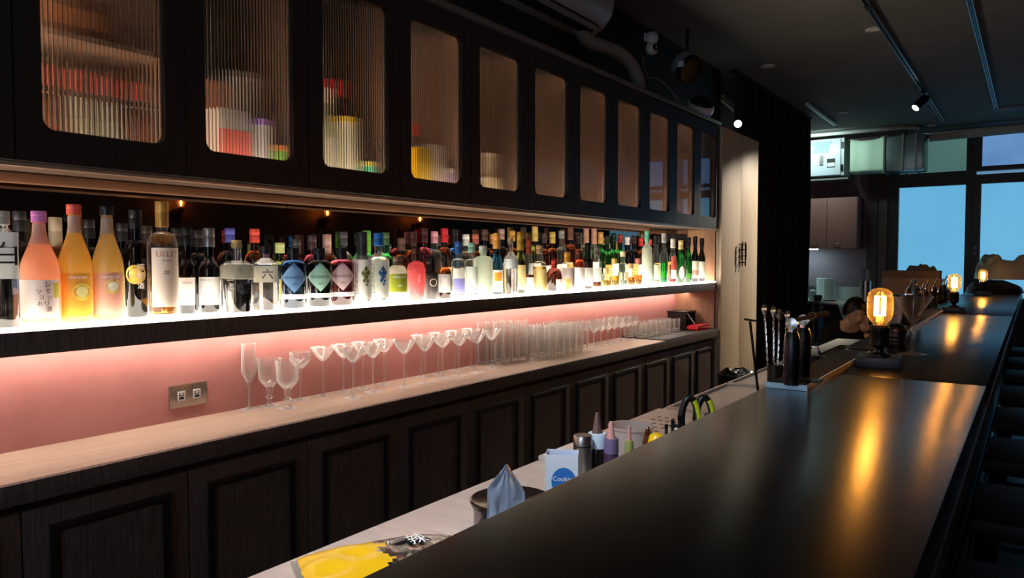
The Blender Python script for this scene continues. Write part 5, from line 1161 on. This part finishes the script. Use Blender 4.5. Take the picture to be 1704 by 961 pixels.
# ================================================================ kitchen corner beyond the curtain
KY = 10.05
a = at_y(1322, 236, KY); b = at_y(1404, 291, KY)
t = thing('control_box', 'white metal control box with hinged door and notices up under the ceiling', 'box', ((a.x + b.x) / 2, KY, b.z))
hw = (b.x - a.x) / 2; hh = a.z - b.z
PALE = mat('pale_enamel', (196, 204, 214), .35)
M().box(-hw, .003, 0, hw, .546, hh).build('casing', PALE, t, bevel=.004)
d = M().box(-hw + .008, -.014, .008, hw - .04, 0, hh - .01).build('door', PALE, t, bevel=.003)
M().box(-.06, -.0155, hh * .62, hw - .17, -.0145, hh * .94).build('notice_sheet', mat('mint_paper', (170, 216, 206), .6), d)
for i, s_ in enumerate(('請勿觸摸開關', '注意高壓電', '使用說明', '每日清潔')): lettering(s_, .045, mat('faded_print', (110, 150, 146), .6), d, lambda u, v, i=i: (u + .03, -.0162, hh * (.88 - .075 * i) + v))
M().box(hw - .20, -.0155, hh * .22, hw - .10, -.0145, hh * .46).build('dark_sticker', BLACK, d); M().box(hw - .195, -.0165, hh * .25, hw - .105, -.0156, hh * .35).build('sticker_panel', WHITEPL, d)
M().box(-hw + .32, -.03, hh * .30, -hw + .36, -.0145, hh * .56).build('latch', GREYPL, d, bevel=.002)
for z in (.18, .78): M().box(hw - .034, -.02, hh * z - .03, hw - .012, .0, hh * z + .05).build('hinge', BLKMET, t)
M().box(-hw, .0, -.05, hw + .05, .4, -.03).build('support_bracket', GREYPL, t)
# duct: soft cloth sleeve and sheet metal elbow
t = thing('air_duct', 'silver air duct with white fabric sleeve beside the control box', 'duct', (0, 0, 0))
z0, z1 = b.z + .02, a.z - .02
xa = at_y(1414, 260, KY).x; xb = at_y(1470, 260, KY).x; xc = at_y(1538, 260, KY).x
m = M(); nx, ny = 16, 8; vs = []
sec = []
for i in range(nx + 1):
    u = i / nx; x = xa + (xb - xa) * u; k = .012 * sin(u * 9) * sin(pi * u); sh_ = .035 * sin(pi * u)
    ring = []
    for c_ in rrect(.36 - sh_, z1 - z0 - sh_, .04, 3): ring.append((x, KY + .2 + c_[0] + k * .5, (z0 + z1) / 2 + c_[1] - .012 * sin(pi * u) + .006 * mnoise.noise(Vector((u * 6, c_[0] * 9, c_[1] * 9)))))
    sec.append(ring)
nr = len(sec[0]); vs = [p_ for r_ in sec for p_ in r_]
m.add(vs, [(i * nr + j, i * nr + (j + 1) % nr, (i + 1) * nr + (j + 1) % nr, (i + 1) * nr + j) for i in range(nx) for j in range(nr)]).build('fabric_sleeve', mat('sleeve_cloth', (196, 222, 200), .7, bump=.3, gscale=14), t, smooth=60, fix=True)
M().box(xb, KY + .02, z0 - .01, xc, KY + .4, z1 - .01).build('metal_elbow', mat('galvanised', (130, 146, 146), .35, .8, gscale=10, rvar=.1, grain=(1, 1, 1)), t, bevel=.03)
for x in (xb - .006, xb + .2, xc - .1): M().box(x, KY + .008, z0 - .02, x + .02, KY + .41, z1).build('duct_flange', GREYPL, t, bevel=.003)
M().obox(((xb + xc) / 2, KY + .2, (z1 + CZ) / 2), (.02, .02, CZ - z1), (0, 0, 0)).build('hanger_strap', BLKMET, t)
# pipes
t = thing('white_pipe', 'thick pale pipe along the ceiling above the big windows', 'pipe', (0, 0, 0))
P1_ = at_y(1528, 243, FARY - .25); P2_ = at_y(1704, 214, FARY - .45)
P1_.z = CZ - .10; P2_ = Vector((.9, FARY - .3, CZ - .075)); P1_.x += .12
M().tube([P1_, P2_], .055, 16).build('pipe_run', mat('insulated_pipe', (160, 162, 156), .6, bump=.3, gscale=12), t, smooth=True)
t = thing('bundled_hose', 'pale wrapped hose curving above the control box and duct', 'hose', (0, 0, 0))
hp = [at_y(1340, 233, KY - .12), at_y(1400, 230, KY - .1), at_y(1450, 229, KY - .1), at_y(1500, 231, KY - .08), at_y(1522, 236, KY), at_y(1530, 246, KY + .1)]
for q in hp: q.z = CZ - .03; q.y -= .12
M().tube(hp, .024, 10).build('hose_run', mat('insulated_pipe', (160, 162, 156), .6, bump=.3, gscale=12), t, smooth=True)
a = at_z(1346, 191, CZ - .02); b = at_z(1371, 208, CZ - .02)
a.x += .12; b.x += .12
t = thing('tube_fixture', 'short pale tube fixture on the ceiling past the curtain edge', 'light fixture', (0, 0, 0)); a = a + (a - b) * .8
M().tube([a, b], .022, 10).build('tube_body', mat('batten_white', (186, 190, 184), .4), t, smooth=True)
M().tube([(a + b) / 2, ((a + b) / 2) + Vector((0, 0, .03))], .01, 6).build('mount', BLKMET, t)
# wall cupboard
CY = 10.22
a = at_y(1290, 333, CY); b = at_y(1425, 413, CY); mids = at_y(1376, 370, CY).x
t = thing('wall_cupboard', 'brown two-door wall cupboard with bow handles in the kitchen corner', 'cupboard', (0, CY, b.z))
hh = a.z - b.z; CUPB = mat('mauve_brown_laminate', (142, 98, 90), .5)
M().box(a.x, .019, 0, b.x + .01, FARY - CY - .002, hh).build('carcass', CUPB, t)
for x0, x1, hx in ((mids + .003, b.x, mids + .12), (mids - (b.x - mids), mids - .003, mids - .16)):
    d = M().box(x0, 0, .002, x1, .018, hh - .002).build('door', CUPB, t, bevel=.002)
    M().tube([(hx - .045, 0, .055), (hx - .03, -.02, .052), (hx + .03, -.02, .052), (hx + .045, 0, .055)], .006, 8).build('handle', CHROME, d, smooth=True)
M().box(-.42, .06, -.008, -.14, .16, 0).xf(Matrix.Translation((mids, 0, 0))).build('table_fill_strip', emis('table_fill_glow', (190, 250, 255), 45), t)  # added glowing strip kept out of view, brightens the kitchen table
# kitchen steel table
TY = 9.75; tz = .86
a = at_z(1300, 503, tz); p = at_z(1440, 500, tz); 
t = thing('kitchen_table', 'pale steel kitchen table with a lower shelf in the corner', 'table', (0, 0, 0))
x0, x1 = -3.1, -1.75
M().box(x0, TY, tz - .04, x1, FARY - .06, tz).build('table_top', STEEL, t, bevel=.003)
M().box(x0, FARY - .058, tz - .04, x1, FARY - .04, tz + .16).build('splashback', STEEL, t)
M().box(x0, TY + .03, .30, x1, FARY - .08, .33).build('low_shelf', STEEL, t, bevel=.003)
for x in (x0 + .05, -2.42, x1 - .05):
    for y in (TY + .05, FARY - .12): M().cyl((x, y, 0), .02, tz - .041, 12).build('leg', STEEL, t, smooth=40)
def ontable(px, Y): p = at_y(px, 495, Y); return (p.x, Y, tz + .001)
def roll(px, Y, l):
    t = thing('paper_roll', l, 'paper towel', ontable(px, Y), 0, 'paper towel rolls')
    M().cyl((0, 0, 0), .075, .008, 24).build('holder_base', BLKMET, t, smooth=40)
    M().lathe([(.02, .009), (.07, .009), (.068, .28), (.02, .28)], 28).build('paper', mat('towel_paper', (232, 240, 238), .8), t, smooth=40)
    M().tube([(0, 0, .008), (0, 0, .30)], .008, 8).build('spindle', CHROME, t)
roll(1380, 9.95, 'white paper towel roll standing on the kitchen table, nearer one'); roll(1368, 10.25, 'white paper towel roll half hidden behind the other on the kitchen table')
t = thing('utensil_canister', 'tall steel canister on the kitchen table holding sticks', 'canister', ontable(1440, 9.95))
M().lathe([(0, 0), (.062, 0), (.062, .26), (.058, .26), (.056, .01), (0, .008)], 28).build('canister_body', STEEL, t, smooth=40)
cl = t.location.copy()
for i, (c, dx) in enumerate(((( 90, 90, 100), -.04), ((60, 70, 110), -.015), ((180, 160, 140), .01), ((190, 170, 150), .025), ((150, 130, 110), .04))):
    q = thing('chopstick', ['grey stick leaning left in the tall canister', 'blue-grey stick in the tall canister', 'first of the pale wooden sticks in the tall canister', 'second of the pale wooden sticks in the tall canister', 'tan stick leaning right in the tall canister'][i], 'stick', cl + Vector((0, 0, .01)), 0, 'sticks in the tall canister')
    M().tube([(dx * .4, .01 * (i % 2), 0), (dx, .01 * (i % 2), .40 - .01 * i)], [.005, .007], 8).build('stick_shaft', mat('stick_%d' % i, c, .5), q); M().tube([(dx, .01 * (i % 2), .40 - .01 * i), (dx * 1.02, .01 * (i % 2), .41 - .01 * i)], .009, 8).build('stick_end', mat('stick_%d' % i, c, .5), q)
t = thing('spray_bottle', 'small pump bottle at the curtain edge of the kitchen table', 'bottle', ontable(1352, 9.9))
M().lathe([(0, 0), (.035, 0), (.035, .12), (.014, .14), (0, .14)], 20).build('bottle_body', mat('pale_bottle', (200, 220, 220), .3), t, smooth=40); M().tube([(0, 0, .14), (0, 0, .19), (-.03, -.02, .2)], .008, 8).build('pump', CHROME, t)
t = thing('round_dish', 'dark round dish between the pump bottle and the paper rolls', 'dish', ontable(1361, 9.82))
M().lathe([(0, 0), (.04, 0), (.055, .05), (.045, .075), (0, .08)], 24).build('dish_bowl', mat('dark_teal_glaze', (30, 52, 52), .25), t, smooth=50)
t = thing('white_cloth', 'white cloth hanging over the edge of the kitchen table', 'cloth', ontable(1408, TY - .004))
m = M(); vs = []
for j in range(9):
    for i in range(9):
        u = i / 8; v = j / 8; xx = -.12 + .3 * u + .05 * v; 
        if v < .3: vs.append((xx, .12 - v * .4, .004 + .006 * mnoise.noise(Vector((u * 3, v * 3, 0)))))
        else: vs.append((xx + .06 * (v - .3), -.012 - .01 * sin(u * 9), .004 - (v - .3) * .42 * (1 - .4 * abs(u - .6))))
m.add(vs, [(j * 9 + i, j * 9 + i + 1, (j + 1) * 9 + i + 1, (j + 1) * 9 + i) for i in range(8) for j in range(8)]).build('cloth_sheet', mat('white_linen', (214, 228, 228), .9), t, smooth=60)
p = at_y(1366, 548, 10.0)
t = thing('detergent_bottle', 'tall blue bottle on the lower shelf of the kitchen table', 'bottle', (p.x, 10.0, .331))
M().lathe([(0, 0), (.045, 0), (.047, .005), (.047, .36), (.02, .40), (.02, .43), (0, .43)], 24).build('bottle_body', mat('blue_plastic', (90, 150, 196), .35), t, smooth=40); M().cyl((0, 0, .4302), .024, .03, 16).build('cap', WHITEPL, t)
t = thing('dark_appliance', 'large black appliance under the kitchen table top', 'appliance', (-1.96, 10.12, .331))
M().box(-.20, -.2, 0, .20, .2, .42).build('body', BLKPLA, t, bevel=.01); M().box(-.16, -.204, .05, .16, -.2, .37).build('front_panel', BLACK, t)
# ================================================================ the seated bartender
PX = Vector((-1.13, 6.5, 0))
t = thing('low_stool', 'low black stool under the person behind the bar', 'stool', (-1.41, 6.89, 0)); t.scale = (.93, .93, .93)
M().box(-.16, -.16, .30, .16, .16, .34).build('seat', BLKPLA, t, bevel=.01)
for a in (-1, 1):
    for b in (-1, 1): M().tube([(a * .13, b * .13, 0), (a * .13, b * .13, .30)], .012, 8).build('leg', BLKMET, t)
per_ = thing('person', 'person with black bob hair and black shirt sitting bent forward behind the bar', 'person', (-1.41, 6.89, 0), radians(-55)); per_.scale = (.93, .93, .93)
def skinmesh(name, joints, edges, mt, sub=2, root=0):
    me = bpy.data.meshes.new(name); me.from_pydata([j[:3] for j in joints], edges, []); o = bpy.data.objects.new(name, me); COL.objects.link(o)
    md = o.modifiers.new('skin', 'SKIN'); md.use_smooth_shade = True
    for i, j in enumerate(joints):
        sv = me.skin_vertices[0].data[i]; r = j[3]; sv.radius = r if isinstance(r, tuple) else (r, r); sv.use_root = (i == root)
    if sub: s_ = o.modifiers.new('sub', 'SUBSURF'); s_.levels = sub; s_.render_levels = sub
    bpy.context.view_layer.update(); dg = bpy.context.evaluated_depsgraph_get()
    m2 = bpy.data.meshes.new_from_object(o.evaluated_get(dg)); vs = [tuple(v.co) for v in m2.vertices]; fs = [tuple(p.vertices) for p in m2.polygons]
    bpy.data.objects.remove(o); return M().add(vs, fs)
# joints: pelvis, spine, chest, neck, head base; local +x is forward
HX, HZ = .40, 1.02
J = [(0, 0, .50, (.13, .11)), (.07, 0, .62, (.125, .10)), (.17, 0, .76, (.14, .11)), (.25, 0, .86, (.08, .07)), (.32, 0, .93, .047), (.36, 0, .97, .05),
     (.21, .17, .83, .055), (.30, .24, .62, .042), (.42, .16, .70, .034), (.43, .08, .84, .026), (.21, -.17, .83, .055), (.28, -.22, .60, .042), (.45, -.15, .55, .033), (.52, -.13, .54, .026),
     (.10, .10, .48, .085), (.44, .13, .47, .062), (.44, .13, .10, .042), (.56, .13, .04, .035), (.10, -.10, .48, .085), (.44, -.13, .47, .062), (.44, -.13, .10, .042), (.56, -.13, .04, .035)]
E = [(0, 1), (1, 2), (2, 3), (3, 4), (4, 5), (3, 6), (6, 7), (7, 8), (8, 9), (3, 10), (10, 11), (11, 12), (12, 13), (0, 14), (14, 15), (15, 16), (16, 17), (0, 18), (18, 19), (19, 20), (20, 21)]
body = skinmesh('b', J, E, SKIN)
# head: ellipsoid with brow, nose, lips, chin
hd = M(); nu, nv = 40, 30; vs = []; tilt = Matrix.Rotation(.35, 3, 'Y'); hc = Vector((HX, 0, HZ))
for j in range(nv + 1):
    th = pi * j / nv
    for i in range(nu):
        ph = 2 * pi * i / nu; x = cos(ph) * sin(th); y = sin(ph) * sin(th); z = cos(th)
        p_ = Vector((x * .094, y * .074 * (1 - .16 * max(0, -z)), z * .115)); f = max(0, x) ** 3
        g = lambda y0, z0, sy, sz: math.exp(-((p_.y - y0) / sy) ** 2 - ((p_.z - z0) / sz) ** 2)
        if x > 0:
            p_.x += .020 * g(0, -.022, .010, .018) + .010 * g(0, -.004, .008, .02) + .006 * g(0, -.056, .020, .007) + .008 * g(0, -.088, .022, .016) + .005 * g(0, .022, .05, .01)
            for s in (-1, 1): p_.x -= .008 * g(s * .030, .004, .014, .010)
        vs.append(hc + tilt @ p_)
hd.add(vs, [(j * nu + i, j * nu + (i + 1) % nu, (j + 1) * nu + (i + 1) % nu, (j + 1) * nu + i) for j in range(nv) for i in range(nu)])
body.add(hd.v, hd.f)
for s in (-1, 1):
    e = M().lathe([(0, -.006), (.012, -.004), (.016, .004), (.010, .008), (0, .007)], 12, rot=Matrix.Rotation(-s * pi / 2, 3, 'X')); e.v = [tuple(hc + tilt @ (Vector((v[0] * .8, v[1], v[2] * 1.7)) + Vector((-.004, s * .075, -.012)))) for v in e.v]; body.add(e.v, e.f)
def hand(B, wrist, dirv, side, curl, thumb):
    """palm and five fingers, each its own tapered chain"""
    d = Vector(dirv).normalized(); sd = Vector(side); sd = (sd - d * sd.dot(d)).normalized(); nrm = d.cross(sd); wv = Vector(wrist)
    B.tube([wv, wv + d * .03, wv + d * .07, wv + d * .085], [.022, .034, .036, .02], 12)
    for k, L in enumerate((.066, .076, .072, .058)):
        b0 = wv + d * .075 + sd * (.027 - k * .018); pts = [b0]; dd = d.copy()
        for q in range(3): dd = (dd + nrm * curl * (q + 1) * .35).normalized(); pts.append(pts[-1] + dd * L * (.42, .32, .26)[q])
        B.tube(pts, [.0095, .009, .008, .0065], 8)
    b0 = wv + d * .02 + sd * .03; B.tube([b0, b0 + (d + sd * thumb).normalized() * .032, b0 + (d * 1.4 + sd * thumb * .6 + nrm * curl * .4).normalized() * .06], [.012, .010, .0075], 8)
hand(body, (.43, .075, .85), (.25, -.3, 1), (1, .2, 0), .5, 1)
hand(body, (.525, -.13, .54), (1, .1, -.1), (0, 1, 0), .5, 1)
body.build('body', SKIN, per_, smooth=70, fix=True)
# clothes
SJ = [(0, 0, .47, (.15, .125)), (.07, 0, .62, (.145, .115)), (.17, 0, .76, (.16, .125)), (.25, 0, .865, (.095, .08)), (.285, 0, .895, .058), (.21, .17, .835, .072), (.28, .225, .68, .058), (.21, -.17, .835, .072), (.265, -.21, .67, .058)]
skinmesh('s', SJ, [(0, 1), (1, 2), (2, 3), (3, 4), (3, 5), (5, 6), (3, 7), (7, 8)], CLOTH).build('shirt', CLOTH, per_, smooth=70)
TJ = [(0, 0, .49, (.15, .12)), (.10, .10, .48, .098), (.44, .13, .475, .074), (.44, .13, .12, .056), (.10, -.10, .48, .098), (.44, -.13, .475, .074), (.44, -.13, .12, .056)]
skinmesh('p', TJ, [(0, 1), (1, 2), (2, 3), (0, 4), (4, 5), (5, 6)], CLOTH).build('trousers', CLOTH, per_, smooth=70)
for s in (-1, 1): M().lathe([(0, 0), (.045, 0), (.048, .03), (.035, .07), (0, .08)], 16, (.0, 0, 0)).xf(Matrix.Translation((.50, s * .13, .0)) @ Matrix.Diagonal((2.3, 1, 1, 1))).build('shoe', BLKPLA, per_, smooth=60)
# hair: bob cap with fringe, mouth, brows and eyes
hr = M(); vs = []; nu, nv = 48, 22
for j in range(nv + 1):
    for i in range(nu):
        ph = 2 * pi * i / nu; fr_ = max(0, cos(ph)); low = 1.72 - .62 * fr_ ** 1.5; th = low * j / nv
        r_ = 1 + .05 * mnoise.noise(Vector((cos(ph) * 6, sin(ph) * 6, th * 1.5))) + .02 * sin(ph * 23)
        p_ = Vector((cos(ph) * sin(th) * .114, sin(ph) * sin(th) * .097, cos(th) * .130)) * r_
        if th > 1.2: p_.z -= (th - 1.2) * .04
        vs.append(hc + tilt @ (p_ + Vector((-.008, 0, .006))))
hr.add(vs, [(j * nu + i, j * nu + (i + 1) % nu, (j + 1) * nu + (i + 1) % nu, (j + 1) * nu + i) for j in range(nv) for i in range(nu)])
inn = [hc + (Vector(v) - hc) * .93 for v in vs]; hr.add(inn, [(j * nu + (i + 1) % nu, j * nu + i, (j + 1) * nu + i, (j + 1) * nu + (i + 1) % nu) for j in range(nv) for i in range(nu)])
hr.build('hair', HAIR, per_, smooth=70)
fc = lambda y, z, x=.094: hc + tilt @ Vector((x, y, z))
m = M(); m.tube([fc(-.020, -.056, .090), fc(0, -.054, .1005), fc(.020, -.056, .090)], [.001, .0035, .001], 8).build('lips', mat('lip', (180, 100, 96), .5), per_, smooth=True)
for s in (-1, 1):
    M().tube([fc(s * .016, .003, .0855), fc(s * .030, .005, .0835), fc(s * .042, .002, .076)], [.0012, .0035, .001], 8).build('eye', mat('eye_dark', (36, 26, 24), .2), per_, smooth=True)
    M().tube([fc(s * .014, .020, .094), fc(s * .03, .024, .089), fc(s * .046, .019, .078)], [.0015, .0025, .001], 6).build('eyebrow', HAIR, per_)
# ================================================================ things inside the wall cabinets
CZ0 = UB + .019
def inside(kind, Y, x, z=0): return (-2.08 + x, Y, CZ0 + z)
g1, g2, g3, g4, g5 = DWIN[10], DWIN[9], DWIN[8], DWIN[7], DWIN[6]
nm2 = ['nearest', 'second', 'third', 'fourth']
for i in range(4):
    Y = g1 - .10 + i * .080
    bottle('amber bottle with cream label inside the first ribbed glass cabinet, %s of its row' % nm2[i], -2.02, Y, .033, .24, glass=[brn, 'clear', 'clear', brn][i], liquid=water, cap=(150, 60, 50), lab=[(.05, .72, -80, 80, [(244, 206, 160), (250, 236, 206), (246, 240, 220), (248, 226, 186)][i])], Z=CZ0 + .0005, group='bottles in the first glass cabinet', rz=-.5, seg=14)
t = thing('cabinet_board', 'loose inner shelf across the first ribbed glass cabinet', 'shelf', (-2.04, g1, CZ0 + .30))
M().box(-.14, -.18, 0, .10, .18, .014).build('board', CABWOOD, t)
for s in (-1, 1): M().box(-.14, s * .17 - .008, -.299, -.12, s * .17 + .008, 0).build('side_support', CABWOOD, t)
def carton(name, l, x, Y, w_, d_, h_, c, c2, rz=0, z=0):
    t = thing(name, l, 'box', (x, Y, CZ0 + .0005 + z), rz); M().box(-d_ / 2, -w_ / 2, 0, d_ / 2, w_ / 2, h_).build('box_body', mat('bx_%d_%d_%d' % c, c, .6), t, bevel=.002)
    M().box(d_ / 2 + .0003, -w_ / 2 + .004, h_ * .25, d_ / 2 + .001, w_ / 2 - .004, h_ * .7).build('front_print', mat('bx_%d_%d_%d' % c2, c2, .6), t); return t
carton('brown_carton', 'brown carton standing on the inner board of the first ribbed cabinet', -2.03, g1 - .04, .16, .12, .10, (96, 60, 40), (150, 96, 60), z=.3145)
carton('red_label_box', 'small box with a red label low in the second ribbed cabinet', -1.98, g2 - .02, .11, .08, .20, (244, 236, 226), (236, 120, 108))
carton('copper_box', 'copper coloured box stacked in the second ribbed cabinet', -2.08, g2 - .05, .10, .06, .30, (110, 60, 40), (210, 206, 200))
def tin(l, x, Y, r, h, c, c2, z=0):
    t = thing('round_tin', l, 'tin', (x, Y, CZ0 + .0005 + z)); M().lathe([(0, 0), (r, 0), (r, h), (0, h)], 20).build('tin_body', mat('bx_%d_%d_%d' % c, c, .5), t, smooth=40); M().lathe([(0, h), (r + .002, h), (r + .002, h + .018), (0, h + .018)], 20).build('lid', mat('bx_%d_%d_%d' % c2, c2, .4), t, smooth=40)
tin('tall white tin in the second ribbed cabinet', -2.08, g2 + .075, .036, .33, (226, 226, 220), (120, 120, 120)); tin('purple-lidded tin in the second ribbed cabinet', -1.97, g2 + .085, .034, .17, (240, 238, 240), (150, 110, 190)); tin('green tin low in the second ribbed cabinet', -1.97, g2 + .155, .026, .10, (110, 170, 60), (236, 150, 60))
bottle('pale green bottle with white label in the third ribbed cabinet', -1.99, g3 - .055, .036, .34, glass=milky('pale_green_milk', (222, 232, 196)), cap=(240, 220, 210), Z=CZ0 + .0005, lab=[(.1, .5, -60, 60, (244, 244, 230))], group='bottles in the ribbed cabinets')
bottle('black bottle with a red cap in the third ribbed cabinet', -2.10, g3 + .03, .042, .40, glass=blk, cap=(220, 30, 40), caph=.055, capr=.036, Z=CZ0 + .0005, lab=[(.42, .5, -60, 60, (40, 70, 50))], group='bottles in the ribbed cabinets')
tin('cream tin with a yellow lid in the third ribbed cabinet', -1.99, g3 + .035, .044, .235, (246, 240, 214), (236, 200, 60)); tin('teal tin low in the third ribbed cabinet', -1.97, g3 + .125, .030, .09, (60, 150, 120), (200, 190, 90))
carton('yellow_box', 'bright yellow box low in the fourth ribbed cabinet', -1.99, g4 - .02, .10, .10, .19, (246, 200, 10), (250, 210, 40)); tin('white tin in the fourth ribbed cabinet beside the yellow box', -2.02, g4 + .09, .05, .20, (214, 206, 200), (150, 140, 130))
bottle('red-capped bottle in the fourth ribbed cabinet behind the yellow box', -2.13, g4 + .0, .034, .31, glass=brn, cap=(210, 50, 50), caph=.05, capr=.022, Z=CZ0 + .0005, group='bottles in the ribbed cabinets')
tin('lilac tin in the fourth ribbed cabinet', -1.965, g4 + .155, .022, .11, (190, 176, 214), (220, 216, 220))
tin('wide cream bowl tin in the fifth ribbed cabinet', -2.02, g5 + .04, .07, .10, (236, 222, 190), (240, 230, 200)); tin('cream tin stacked on the bowl tin in the fifth ribbed cabinet', -2.02, g5 + .04, .05, .09, (214, 196, 160), (236, 226, 200), z=.1190)
